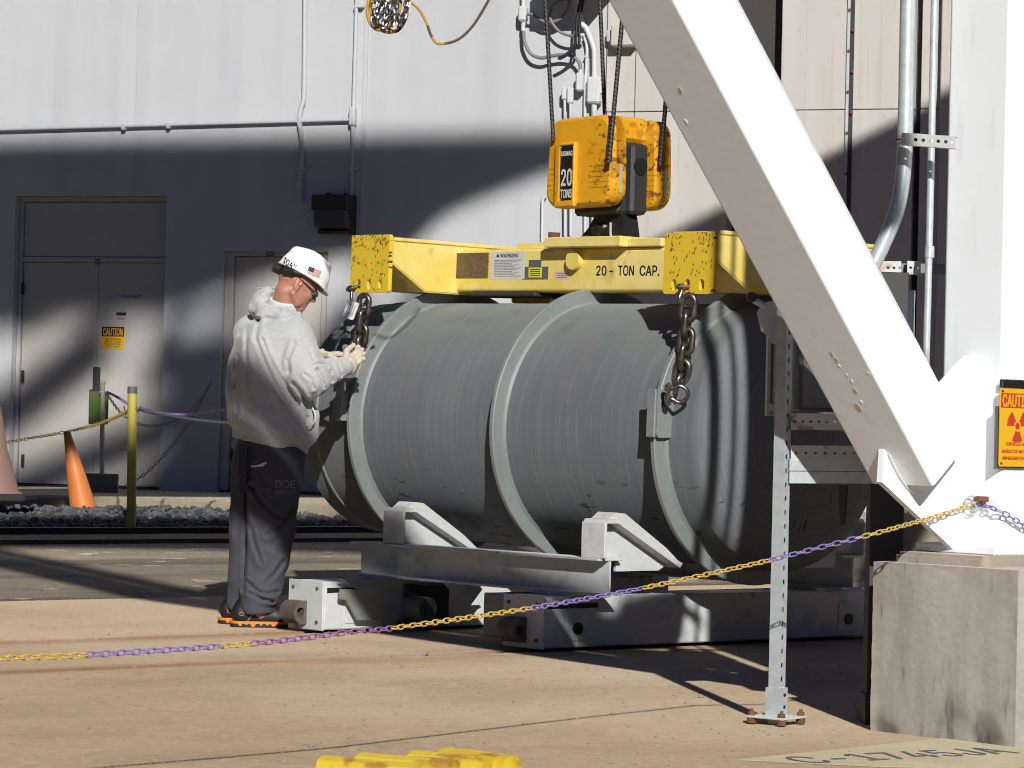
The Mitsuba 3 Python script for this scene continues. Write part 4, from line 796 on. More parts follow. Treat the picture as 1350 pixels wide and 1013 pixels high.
k = thing('chain_hook', 'rusty hook and white ring on the column where the barrier chains meet', 'hook')
part(k, 'hook_bar', cbox(hit(1283, 661, hk_, V)-V*.0, hit(1311, 655, hk_, V)-V*.028, .003), 'rust')
part(k, 'ring', place(trimesh.creation.torus(.026, .0035, major_sections=24, minor_sections=8), mat4(at(1282, 664, hk_[1]-.03), (.9, .1, .3), (-.3, .3, .9), np.cross((.9, .1, .3), (-.3, .3, .9)))), 'silver', smooth=40)
part(k, 'ring', place(trimesh.creation.torus(.021, .0030, major_sections=24, minor_sections=8), mat4(at(1277, 671, hk_[1]-.025), (.5, .2, .8), (-.8, .3, .5), np.cross((.5, .2, .8), (-.8, .3, .5)))), 'silver', smooth=40)
# radiation sign on the column's right face
sg = thing('radiation_sign', 'orange-yellow CAUTION radiation sign on the right face of the white column', 'sign')
fo = P1+U*KU; n_ = U
def on_u(px, py, off=0.): q = hit(px, py, fo+U*off, U)-P1; return q@V, q[2]
(a, zt_), (b, zb_) = on_u(1313, 510), on_u(1312, 615)
zt_ = on_u(1318, 512)[1]; zb_ = on_u(1312, 615)[1]; va_ = on_u(1312, 560)[0]; sw = (zt_-zb_)*.72
SG = P1+U*(KU+.018)+V*(va_+sw/2)+Z*((zt_+zb_)/2); hh = (zt_-zb_)/2; SM = mat4(SG, V, Z, U)
part(sg, 'backing', place(cbox([-sw/2-.012, -hh-.008, -.012], [sw/2+.012, hh-.06, -.008], .001), SM), 'tape'); part(sg, 'top_rail', place(cbox([-sw/2+.012, hh+.002, -.014], [sw/2, hh+.030, .0], .003), SM), 'black')
part(sg, 'plate', place(prism(sbox(-sw/2, -hh, sw/2, hh).buffer(-.008).buffer(.008), -.002, 0, 'xy'), SM), 'sign_yellow')
part(sg, 'header', place(cbox([-sw/2+.006, hh*.5, .0], [sw/2-.006, hh*.88, .0008], 0), SM), 'red_ink')
def sgt(s, h, y, bsdf, w, z=.0009): text(sg, s, h, SM@mat4((0, y, z)), bsdf, wfit=w)
sgt('CAUTION', hh*.30, hh*.69, 'sign_yellow', sw*.86); sgt('CONTROLLED AREA', hh*.085, -hh*.42, 'red_ink', sw*.62, .0001); sgt('RADIOACTIVE MATERIALS', hh*.085, -hh*.61, 'red_ink', sw*.84, .0001); sgt('RWP REQUIRED FOR ENTRY', hh*.085, -hh*.79, 'red_ink', sw*.8, .0001)
cy_ = hh*.04; part(sg, 'trefoil_centre', place(prism(affinity.translate(LineString([(0, 0), (1e-6, 0)]).buffer(hh*.085), 0, cy_), 0, .0008, 'xy'), SM), 'red_ink')
for q in (150, 30, 270):
    t = np.radians(np.linspace(q-30, q+30, 12)); r1, r2 = hh*.14, hh*.42
    part(sg, 'trefoil_blade', place(prism(np.vstack([np.stack([r1*np.cos(t), cy_+r1*np.sin(t)], 1), np.stack([r2*np.cos(t[::-1]), cy_+r2*np.sin(t[::-1])], 1)]), 0, .0008, 'xy'), SM), 'red_ink')
for x in (-1, 1):
    for y in (-1, 1): part(sg, 'screw', place(cyl([x*(sw/2-.012), y*(hh-.01), 0], [x*(sw/2-.012), y*(hh-.01), .003], .004, 8), SM), 'black')

# ================================================================== floor lettering and yellow chocks
fl_a, fl_b = ground(975, 1003), ground(1345, 990)
lp = thing('floor_marking', 'faded cream stencil panel reading C-1745JA painted on the concrete by the block', 'floor marking')
FM = mat4((0, 0, .004)); pn = [ground(x, y) for x, y in ((972, 1003), (1160, 1012), (1330, 1016), (1420, 1000), (1352, 984), (1240, 975), (1100, 990))]
part(lp, 'panel', prism(Polygon([(p[0], p[1]) for p in pn]).buffer(.0), .001, .004, 'xy'), 'floorpaint')
tc, t0_, t1_ = ground(1188, 998), ground(1052, 1006), ground(1333, 992)
tx_ = (t1_-t0_); wl_ = np.linalg.norm(tx_)*.98; tx_ /= np.linalg.norm(tx_); ty_ = np.array([-tx_[1], tx_[0], 0])
m = text_mesh('C-1745JA', .16, .0015, False); c = m.bounds.mean(0); m.apply_translation([-c[0], -c[1], 0]); m.apply_scale([wl_/(m.bounds[1, 0]-m.bounds[0, 0]), 1, 1])
part(lp, 'lettering', place(m, mat4(tc+Z*.0045, tx_, ty_, Z)), 'tape')
yk = Polygon([(-.062, 0), (.062, 0), (.062, .055), (.028, .135), (.012, .142), (-.012, .142), (-.03, .135), (-.062, .06)])
tops = [((432, 999), (540, 1006)), ((482, 994), (590, 1001)), ((550, 992), (635, 997)), ((592, 988), (668, 996))]
for i, ((ax_, ay_), (bx1, by1)) in enumerate(tops):
    a, b = ground(ax_+8, ay_, .14), ground(bx1, by1+1.5, .14); ex = b-a; L = np.linalg.norm(ex[:2]); ex = np.array([ex[0], ex[1], 0])/L; ey = np.array([-ex[1], ex[0], 0]); L = L+.02
    m = weld(prism(yk.buffer(-.006).buffer(.006), -.03, L, 'yz')).subdivide_to_size(.05); v = np.array(m.vertices); v += (nfbm(v*17+i*9, 3)[:, None]-.5)*.008; m.vertices = v
    one('parking_chock', place(m, mat4([a[0], a[1], 0], ex, ey, Z)), 'kerb_yellow', ['leftmost yellow painted concrete chock at the bottom edge', 'second yellow concrete chock from the left at the bottom edge', 'third yellow concrete chock from the left at the bottom edge', 'rightmost yellow concrete chock at the bottom edge'][i], 'wheel chock', 'yellow concrete chocks', smooth=40)

# ================================================================== things before the wall
def gz(px, py, Y): return at(px, py, Y)
c = at(110, 672, 23.6); top = at(88, 569, 23.55); ax = top-c; ax /= np.linalg.norm(ax); ex = np.cross([0, 1, 0], ax); ex /= np.linalg.norm(ex); ey = np.cross(ax, ex); H = np.linalg.norm(top-c)
cn = thing('traffic_cone', 'slim orange traffic cone leaning to the left on the gravel', 'traffic cone')
part(cn, 'body', lathe([(.112, -.06), (.110, .0), (.085, H*.35), (.05, H*.75), (.028, H*.985), (.02, H), (1e-4, H)], 40, mat4(c, ex, ey, ax)), 'cone_pale', smooth=40)
part(cn, 'base', place(cbox([-.15, -.13, -.1], [.15, .15, -.06], .01), mat4(c, ex, ey, ax)), 'darksteel')
c = at(-16, 655, 22.3); H = .62
flat('cone_grey', (.34, .20, .16), .6)
cn = thing('traffic_cone', 'large faded grey-pink traffic cone with a dark base, cut by the left edge', 'traffic cone')
part(cn, 'body', lathe([(.27, .03), (.24, .05), (.14, H*.62), (.05, H*1.45), (1e-4, H*1.46)], 40, mat4(c)), 'cone_grey', smooth=40)
part(cn, 'base', place(cbox([-.34, -.3, -.03], [.34, .3, .029], .012), mat4(c)), 'rubber')
b0, b1 = at(173.7, 698, 21.0), at(174.5, 512, 21.0)
bo = thing('bollard', 'yellow bollard with a dark cap and chain hooks before the gravel', 'bollard')
part(bo, 'post', cyl(b0-Z*.2, b1, .0345, 24), 'post_yellow', smooth=40); part(bo, 'cap', cyl(b1-Z*.04, b1+Z*.012, .0365, 24), 'tape', smooth=40)
for s, px in ((-1, 167.5), (1, 181)): q = at(px, 538, 21.0); part(bo, 'hook', tube([q+np.array([-s*.02, 0, .0]), q+np.array([-s*.005, 0, -.03]), q+np.array([s*.015, 0, -.02]), q+np.array([s*.022, 0, .015])], .006, 6, smooth=4), 'rust', smooth=40)
YS = 25.9
sh = thing('snow_shovel', 'grey bladed shovel with a pale handle leaning upright before the double door', 'shovel')
part(sh, 'blade', cat([cbox(at(113, 624, YS), at(156, 652, YS+.06), .008), cbox(at(113, 652, YS-.05), at(158, 655, YS+.07), .005)]), 'greyblade'); part(sh, 'edge', cbox(at(115, 652.8, YS-.08), at(163, 654.6, YS-.06), .002), 'rust')
part(sh, 'handle', tube([at(134.5, 626, YS+.02), at(135.3, 505, YS+.02)], .021, 14), 'pale_wood', smooth=40); part(sh, 'grip', lathe([(.0, 0.0), (.026, .0), (.022, .03), (.03, .045), (.018, .075), (1e-4, .08)], 16, mat4(at(135.3, 512, YS+.02))), 'pale_wood', smooth=40)
gbx = thing('green_panel', 'green plastic panel hanging on the shovel handle before the double door', 'panel')
part(gbx, 'panel', cbox(at(117.5, 516, YS+.07), at(142.5, 560, YS+.10), .008), 'lime')
for x in (130.5,): part(gbx, 'fold', cbox(at(x-.4, 517, YS+.066), at(x+.4, 559, YS+.072), .001), 'lime')
for y in (517, 558): part(gbx, 'clip', cbox(at(131, y-1.6, YS-.004), at(139.5, y+1.6, YS+.071), .004), 'galv')
def far_chain(label, pts, Ys, col, r=.0038):
    q = [at(a, b, Y) for (a, b), Y in zip(pts, Ys)]; one('barrier_chain', cat(chain_links(smoothpts(q, 8), .045, .058, .03, r, 4, 4)), col, label, 'chain', kind='stuff' if False else None)
far_chain('thin yellowed chain from the left edge over the leaning cone to the bollard', [(-60, 588), (0, 584), (45, 577), (90, 569), (130, 559), (160, 547), (176, 538)], [22.5, 22.9, 23.2, 23.5, 22.6, 21.6, 20.96], 'cord_yellow')
far_chain('thin dark chain from the bollard toward the single door behind the worker', [(181, 538), (215, 546), (260, 554), (330, 560)], [20.96, 21.6, 22.3, 23.2], 'tape')
far_chain('thin purple chain swagging from the bollard to the single door', [(181, 539), (205, 545), (240, 547), (275, 544), (305, 539)], [20.96, 22, 23.4, 24.8, 26.2], 'chain_purple')
far_chain('thin purple chain between the shovel handle and the bollard', [(141, 517), (155, 524), (172, 535)], [25.8, 23.5, 20.98], 'chain_purple')
far_chain('thin chain loop rising on the wall right of the double door', [(141, 520), (160, 545), (185, 560), (215, 560), (245, 548), (262, 530), (278, 505)], [25.8, 25.4, 25.5, 25.8, 26.2, 26.4, 26.55], 'tape')
far_chain('thin dark chain hanging slack down the wall left of the single door', [(278, 505), (255, 548), (225, 590), (195, 622), (160, 645)], [26.55, 26.4, 26.2, 26.1, 26.0], 'tape')
# cord coil and drooping cord at the top
cc = thing('cord_coil', 'coil of yellow cord with a bundle of bright chain hanging at the top edge', 'cord')
YC = 12.
for i, (x, y, rx, ry, col) in enumerate(((501, 14, 17, 26, 'cord_yellow'), (513, 12, 24, 31, 'cord_yellow'), (520, 8, 16, 34, 'cord_brown'), (508, 2, 20, 34, 'cord_yellow'), (526, 6, 10, 24, 'cord_yellow'))):
    t = np.linspace(0, 2*np.pi, 40, endpoint=False); part(cc, 'cord_loop', tube([at(x+rx*math.cos(q), y+ry*math.sin(q), YC+.02*i+.03*math.sin(q*2+i)) for q in t], .007, 8, closed=True), col, smooth=40)
rr = random.Random(3); sm = None; mm = []
for j in range(9):
    x0_, x1_ = 494+j*3.2, 497+j*4.0; dep = 26+rr.uniform(-6, 18)
    pts = [at(x0_, -12, YC-.04), at((x0_+x1_)/2+rr.uniform(-8, 8), dep, YC-.05-.03*rr.random()), at(x1_+rr.uniform(4, 14), -12, YC-.03)]
    for q in chain_links(smoothpts(pts, 14), .027, .036, .022, .0032, 5, 5): part(cc, 'chain_link', q, 'steel_bright', smooth=40)
part(cc, 'hanger', tube([at(517, -40, YC), at(514, 25, YC)], .02, 12), 'tape', smooth=40)
k = thing('drooping_cord', 'brown and yellow cord sagging across the sunlit wall at the top', 'cord')
dc = smoothpts([at(a, b, 12.) for a, b in ((520, -20), (538, 0), (552, 12), (562, 30), (568, 46), (576, 57), (590, 57), (606, 51), (622, 36), (636, 15), (652, -14))], 8)
for i0, i1, col in ((0, 26, 'cord_yellow'), (26, 34, 'cord_brown'), (34, 46, 'cord_yellow'), (46, len(dc)-1, 'cord_brown')): part(k, 'cord', tube(dc[i0:i1+1], .006, 8), col, smooth=40)

# ================================================================== the worker
YM = 13.88
def J3(px, py, dy=0.): return at(px, py, YM+dy)
def cap(p, a, b, ra, rb):
    ab = b-a; t = np.clip(((p-a)@ab)/(ab@ab), 0, 1); return np.linalg.norm(p-a-t[:, None]*ab, axis=1)-(ra+t*(rb-ra))
def smin(a, b, k): h = np.clip(.5+.5*(b-a)/k, 0, 1); return b*(1-h)+a*h-k*h*(1-h)
def union(ds, k):
    o = ds[0]
    for d in ds[1:]: o = smin(o, d, k)
    return o
HD = math.radians(33); FWD = np.array([math.cos(HD), math.sin(HD), 0]); RGT = np.array([math.sin(HD), -math.cos(HD), 0])
def trunk(p, tab):
    """stack of ellipses: rows (px, py, front radius, side radius)"""
    c = np.array([J3(a, b) for a, b, _, _ in tab]); o = np.argsort(c[:, 2]); c = c[o]; r = np.array([[x[2], x[3]] for x in tab])[o]; z = p[:, 2]
    cx, cy = np.interp(z, c[:, 2], c[:, 0]), np.interp(z, c[:, 2], c[:, 1]); rf, rs = np.interp(z, c[:, 2], r[:, 0]), np.interp(z, c[:, 2], r[:, 1])
    dx, dy = p[:, 0]-cx, p[:, 1]-cy; f, s = dx*FWD[0]+dy*FWD[1], dx*RGT[0]+dy*RGT[1]
    d = (np.sqrt((f/rf)**2+(s/rs)**2)-1)*np.minimum(rf, rs)*1.1; return np.maximum(d, np.maximum(c[0, 2]-z, z-c[-1, 2])), f, s
SHR, ELR, WRR = J3(388, 446, -.12), J3(407, 500, -.20), J3(457, 482, -.02)
SHL, ELL, WRL = J3(333, 441, .13), J3(388, 498, .20), J3(424, 473, .12)
HIPR, KNR, ANR = J3(366, 612, -.08), J3(357, 700, -.09), J3(343, 800, -.09)
HIPL, KNL, ANL = J3(344, 608, .08), J3(333, 700, .09), J3(323, 795, .09)
# head frame
hp, hy = math.radians(28), math.radians(14)
HX = np.array([math.cos(hy)*math.cos(hp), math.sin(hy)*math.cos(hp), -math.sin(hp)]); HY = np.array([-math.sin(hy), math.cos(hy), 0]); HZ = np.cross(HX, HY)
HC = J3(393, 376, .0); HFm = mat4(HC, HX, HY, HZ)
def hq(p): d = p-HC; return np.stack([d@HX, d@HY, d@HZ], 1)
def ell(q, c, r): c, r = np.array(c), np.array(r); k0 = np.linalg.norm((q-c)/r, axis=1); k1 = np.linalg.norm((q-c)/r**2, axis=1); return k0*(k0-1)/np.maximum(k1, 1e-9)
def head_field(p):
    q = hq(p); a = np.array
    d = union([ell(q, (-.012, 0, .03), (.102, .077, .092)), ell(q, (.022, 0, -.035), (.070, .060, .075))], .03)
    d = smin(d, cap(q, a([.03, 0, -.085]), a([.062, 0, -.098]), .034, .024), .03)           # jaw and chin
    d = smin(d, ell(q, (.055, 0, .018), (.035, .052, .022)), .015)                            # brow
    for s in (-1, 1):
        d = smin(d, ell(q, (.058, s*.034, -.022), (.026, .022, .020)), .016)                  # cheek
        d = smin(d, cap(q, a([-.01, s*.062, -.055]), a([.035, s*.045, -.088]), .016, .014), .02)
        e = np.abs(ell(q, (.068, s*.030, .002), (.016, .016, .010))); d = np.maximum(d, -ell(q, (.086, s*.032, .000), (.014, .017, .011)))
        d = smin(d, ell(q, (.068, s*.031, -.001), (.011, .012, .010)), .003)
    d = smin(d, cap(q, a([.082, 0, .004]), a([.103, 0, -.026]), .008, .0125), .008)          # nose
    for s in (-1, 1): d = smin(d, ell(q, (.095, s*.011, -.031), (.011, .008, .007)), .006)
    d = smin(d, ell(q, (.081, 0, -.052), (.010, .024, .006)), .006); d = smin(d, ell(q, (.078, 0, -.065), (.011, .021, .006)), .006)
    d = np.maximum(d, -ell(q, (.093, 0, -.0585), (.010, .022, .0018)))
    for s in (-1, 1):                                                                          # ears
        e = ell(q, (-.012, s*.078, -.004), (.020, .010, .032)); e = np.maximum(e, -ell(q, (-.006, s*.089, .0), (.011, .008, .020))); e = smin(e, ell(q, (-.006, s*.075, -.034), (.010, .008, .012)), .008)
        d = smin(d, e, .006)
    return d
NK0, NK1 = HC-HX*.035-HZ*.06, J3(371, 424, .03)
def hand(wr, tip_dir, palm_n, side, grip, thumb_sign):
    """capsules of a hand: wrist point, finger direction, palm normal, side axis towards the thumb"""
    f = tip_dir/np.linalg.norm(tip_dir); s = side-f*(side@f); s /= np.linalg.norm(s); n = palm_n-f*(palm_n@f)-s*(palm_n@s); n /= np.linalg.norm(n)
    C = [(wr-f*.04, wr+f*.01, .030, .030)]
    for k in range(4): C.append((wr+f*.012+s*(.018-.012*k), wr+f*.085+s*(.031-.0205*k), .016, .0125))
    for k, L in enumerate((.074, .082, .076, .060)):
        b = wr+f*.086+s*(.031-.0205*k); a0 = grip*.75+.06*k; a = b; ang = 0
        for j, (l, r) in enumerate(((.45, .0102), (.32, .0094), (.24, .0086))):
            ang += a0*(1 if j == 0 else 1.0); e = a+(f*math.cos(ang)+n*math.sin(ang))*L*l; C.append((a, e, r+.0006, r)); a = e
    b = wr+f*.025+s*.028; m = b+(s*.62+f*.62+n*.35)*.042; C.append((b, m, .016, .0125)); e = m+(f*.8+n*.5+s*.05)*.034; C.append((m, e, .0125, .0105)); C.append((e, e+(f*.75+n*.65)*.024, .0105, .0092))
    return C
HR = hand(WRR+np.array([.006, .03, .004]), np.array([.12, .90, .30]), np.array([.75, -.2, -.55]), np.array([-.55, -.1, .85]), .62, 1)
HL = hand(WRL+np.array([.008, -.005, .004]), np.array([.93, -.22, .12]), np.array([.05, -.35, -.95]), np.array([.15, -.95, .3]), .40, 1)
def body_field(p):
    t, f, s = trunk(p, [(372, 424, .055, .08), (362, 440, .10, .17), (358, 475, .115, .185), (357, 540, .115, .165), (356, 600, .12, .17), (356, 630, .10, .16)])
    d = [t]
    for a, b, ra, rb in ((SHR, ELR, .058, .045), (ELR, WRR, .044, .032), (SHL, ELL, .058, .045), (ELL, WRL, .044, .032), (HIPR, KNR, .085, .06), (KNR, ANR, .058, .042), (HIPL, KNL, .085, .06), (KNL, ANL, .058, .042), (NK1, NK0, .066, .056)): d.append(cap(p, a, b, ra, rb))
    for an in (ANR, ANL): d.append(cap(p, an-Z*.04, an+np.array([.14, .02, -.06]), .04, .03))
    o = union(d, .035); o = smin(o, head_field(p), .018)
    for C in (HR, HL):
        hnd = union([cap(p, a, b, ra-.0012, rb-.0012) for a, b, ra, rb in C[:5]], .012)
        for c in C[5:]: hnd = smin(hnd, cap(p, c[0], c[1], c[2]-.0012, c[3]-.0012), .0035)
        o = smin(o, hnd, .012)
    return o
wk = thing('person', 'worker in white hard hat, grey hoodie and dark trousers bending over the lifting chain', 'person')
def sub(field, lo, hi, h): return surface_nets(field, lo, hi, h)
def bounds(pts, m): q = np.array(pts); return q.min(0)-m, q.max(0)+m
lo, hi = bounds([J3(300, 320, -.35), J3(490, 826, .35), J3(300, 826, .3)], .02)
bm_ = surface_nets(body_field, lo, hi, .016)
hlo, hhi = HC-.17, HC+.17
hm = surface_nets(body_field, np.array([hlo[0], hlo[1], HC[2]-.16]), hhi, .0045)
# one body: fine head and neck joined to the coarser body below the collar
zc = HC[2]-.12
bt = trimesh.intersections.slice_mesh_plane(bm_, [0, 0, -1.], [0, 0, zc]); ht_ = trimesh.intersections.slice_mesh_plane(hm, [0, 0, 1.], [0, 0, zc-.004])
part(wk, 'body', cat([bt, ht_]), 'skin', smooth=True)
# folds
def ridges(x, y, z, seed, o=3): n = nfbm(np.stack([x, y, z], -1), o, seed); return 1-np.abs(2*n-1)*2
def arm_uv(p, a, b, ra, rb): ab = b-a; L = np.linalg.norm(ab); t = ((p-a)@ab)/L; d = cap(p, a, b, ra, rb); return d, t
def crease(p, d, lines_, near):
    pc = p-EYE; w_ = pc@fw; ix, iy = W0/2+FPX*(pc@CR)/w_, H0/2-FPX*(pc@CU)/w_
    for ln, am, wd in lines_:
        a_, b_ = np.array(ln[:-1], float), np.array(ln[1:], float); dd = np.full(len(p), 1e9)
        for q0_, q1_ in zip(a_, b_):
            e_ = q1_-q0_; t_ = np.clip(((ix-q0_[0])*e_[0]+(iy-q0_[1])*e_[1])/(e_@e_), 0, 1); dd = np.minimum(dd, np.hypot(ix-q0_[0]-t_*e_[0], iy-q0_[1]-t_*e_[1]))
        d = d+near*am*(.013*np.exp(-(dd/wd)**2)-.009*np.exp(-((dd-wd*2.1)/(wd*1.3))**2))
    return d
TCREASES = [([(331, 640), (345, 662), (361, 678), (374, 684)], .8, 2.6), ([(388, 668), (372, 690), (352, 706)], .7, 2.6), ([(328, 690), (336, 720), (344, 742)], .6, 2.4), ([(330, 782), (345, 790), (360, 793)], 1.0, 2.3), ([(326, 768), (338, 780), (352, 784), (366, 780)], .8, 2.3), ([(374, 740), (362, 758), (350, 768)], .7, 2.4), ([(384, 622), (370, 640), (350, 650)], .5, 2.6), ([(325, 640), (324, 700), (321, 780)], .9, 2.2), ([(340, 620), (352, 640)], .5, 2.4)]
CREASES = [([(341, 422), (337, 446), (346, 470), (360, 503), (379, 536), (392, 560)], 1., 2.3), ([(325, 426), (324, 470), (331, 513), (336, 540)], .8, 2.2), ([(345, 447), (356, 476), (372, 502), (391, 527)], .9, 2.0), ([(386, 506), (397, 519), (404, 532)], 1.2, 2.6), ([(313, 470), (311, 510), (313, 545)], .7, 2.2),
    ([(366, 520), (378, 548), (394, 574)], .7, 2.3), ([(343, 545), (352, 566), (364, 582)], .6, 2.3), ([(398, 448), (408, 460), (413, 474)], .7, 2.0), ([(388, 452), (379, 475), (381, 492)], .7, 2.2), ([(402, 494), (410, 500), (413, 512)], .9, 1.8), ([(418, 487), (424, 497), (428, 510)], 1., 1.8), ([(431, 486), (436, 494), (438, 503)], .8, 1.6), ([(411, 484), (421, 479), (432, 483)], .7, 1.7), ([(445, 480), (449, 488), (450, 496)], .7, 1.4), ([(320, 560), (324, 575)], .6, 1.8), ([(352, 436), (370, 440), (388, 436)], .4, 2.2)]
def hood_field(p):
    tab = [(372, 416, .07, .11), (364, 428, .115, .180), (357, 446, .150, .205), (354, 475, .172, .215), (355, 520, .184, .215), (358, 552, .188, .212), (360, 572, .184, .205), (358, 592, .160, .186), (357, 606, .155, .180)]
    t, f, s = trunk(p, tab); z = p[:, 2]
    zt = J3(355, 440)[2]; ze = J3(355, 600)[2]; w = np.clip((zt-z)/(zt-ze), 0, 1)
    fold = ridges(s*11+f*3+.8*np.sin(z*5), f*6, z*1.5, 3, 3)*.024*np.clip(w*1.7+.2, 0, 1)+ridges(s*7+z*6, f*5, z*5-s*4, 11, 2)*.010
    t = t-fold*np.exp(-(t/.06)**2)
    hem = J3(313, 580)[2]+(f*FWD[0]+s*RGT[0]+.16)*-.20; t = np.maximum(t, hem-z)
    rib = np.exp(-((z-hem-.035)/.03)**2); t = t+rib*.016*np.clip(1-w*0, 0, 1)-np.exp(-((z-hem-.095)/.03)**2)*.008
    d = t
    for i, (S, E, Wp) in enumerate(((SHR, ELR, WRR), (SHL, ELL, WRL))):
        d1, t1 = arm_uv(p, S, E, .098, .082); d2, t2 = arm_uv(p, E, Wp+(E-Wp)*.10, .080, .047)
        q = p-S; rx = nfbm(np.stack([q[:, 0]*9, q[:, 1]*9, q[:, 2]*9], -1), 2, 21+i)
        d1 = d1-.015*ridges(t1*11+rx*1.5, q[:, 0]*3, q[:, 1]*3, 5+i, 2)*np.clip(t1/.12, 0, 1)
        d2 = d2-.016*ridges(t2*15+rx*1.2, q[:, 0]*3, q[:, 2]*3, 8+i, 2)*np.clip(1.25-t2/.18, .1, 1)
        arm = smin(d1, d2, .022); d = smin(d, arm, .03)
    # bunched hood round the neck and down the back
    hc_ = J3(366, 402, .02); HB = [J3(349, 392, .05), J3(341, 406, .03), J3(352, 414, -.07), J3(374, 416, -.12), J3(391, 416, -.07)]
    hd_ = union([cap(p, HB[0], HB[1], .038, .042), cap(p, HB[1], HB[2], .042, .040), cap(p, HB[2], HB[3], .040, .034), cap(p, HB[3], HB[4], .032, .022), cap(p, HB[0], J3(372, 392, .12), .036, .028), cap(p, J3(372, 392, .12), J3(394, 410, .07), .028, .022), cap(p, J3(353, 384, .0), J3(346, 396, .01), .022, .03)], .03)
    hd_ = hd_+.005-.011*ridges(p[:, 0]*15, p[:, 1]*15, p[:, 2]*26, 31, 2)
    d = smin(d, hd_, .014)
    d = crease(p, d, CREASES, np.clip((J3(357, 480)[1]+.05-p[:, 1])/.08, 0, 1))
    pk = cap(p, J3(408, 548, -.06), J3(407, 574, -.05), .050, .046); d = smin(d, pk, .035)
    ax_ = NK0-NK1; d = np.maximum(d, -cap(p, NK1+Z*.015, NK0+HZ*.02, .068, .068))
    d = np.maximum(d, -cap(p, J3(408, 553, -.135), J3(411, 569, -.135), .022, .018))
    return d
lo, hi = bounds([J3(296, 372, -.4), J3(470, 615, .36), J3(296, 615, 0)], .02)
hood = surface_nets(hood_field, lo, hi, .0085); hood = max(hood.split(only_watertight=False), key=lambda m: len(m.faces))
hk2 = part(wk, 'hoodie', hood, 'hoodie', smooth=True)
pkm = tube([J3(404.5, 560.5, -.155), J3(407, 563, -.16), J3(412, 560, -.16), J3(415.5, 553, -.15), J3(415, 545, -.14), J3(412, 538, -.13)], .0042, 8, smooth=5); part(hk2, 'pocket_edge', pkm, 'shirt', smooth=40)
for nm, Wp, E, sc in (('cuff', WRR, ELR, 1), ('cuff', WRL, ELL, .95)):
    ax = (Wp-E)/np.linalg.norm(Wp-E); a_ = np.cross(ax, Z); a_ /= np.linalg.norm(a_)
    pr_ = [(.040*sc, -.052), (.047*sc, -.045), (.048*sc, -.02), (.046*sc, -.012), (.036*sc, -.010)]; part(hk2, nm, lathe(pr_, 40, mat4(Wp, a_, np.cross(ax, a_), ax)), 'hoodie', smooth=40)
# trousers
def tr_field(p):
    t, f, s = trunk(p, [(356, 575, .150, .182), (356, 600, .150, .185), (355, 630, .145, .185), (355, 650, .12, .17)]); z = p[:, 2]; ds = [t]
    for i, (H, K, A) in enumerate(((HIPR, KNR, ANR), (HIPL, KNL, ANL))):
        d1, t1 = arm_uv(p, H, K, .128, .110); d2, t2 = arm_uv(p, K, A-Z*.0, .110, .080)
        q = p-H; rx = nfbm(q*6, 2, 41+i)
        d1 = d1-.016*ridges(t1*4+q[:, 0]*7+rx*1.4, q[:, 0]*5, q[:, 1]*5, 43+i, 2); d2 = d2-.018*ridges(t2*8-q[:, 0]*6+rx*1.2, q[:, 0]*4, q[:, 1]*4, 47+i, 2)*np.clip(.3+t2*2.2, 0, 1)
        leg = smin(d1, d2, .03); leg = np.maximum(leg, (A[2]-.030+q[:, 0]*.05)-z); ds.append(leg)
    o = smin(ds[0], ds[1], .03); o = smin(o, ds[2], .03)
    return crease(p, o, TCREASES, np.clip((J3(357, 700)[1]+.03-p[:, 1])/.06, 0, 1))
lo, hi = bounds([J3(300, 575, -.32), J3(410, 815, .32)], .02)
tm = surface_nets(tr_field, lo, hi, .009); tk = part(wk, 'trousers', tm, 'trouser', smooth=True)
b_ = J3(325, 600, -.19); part(wk, 'belt_pouch', cat([prism(Polygon([(0, 0), (.03, 0), (.035, -.22), (.012, -.23)]).buffer(.006), -.012, .012, 'xz')]).apply_transform(mat4(J3(316, 588, -.155))), 'black')
part(wk, 'pocket_rag', tube([J3(331, 615, -.20), J3(338, 614.5, -.205), J3(346, 613, -.21), J3(351, 609.5, -.21)], [.004, .004, .008, .005], 8), 'shirt', smooth=40)
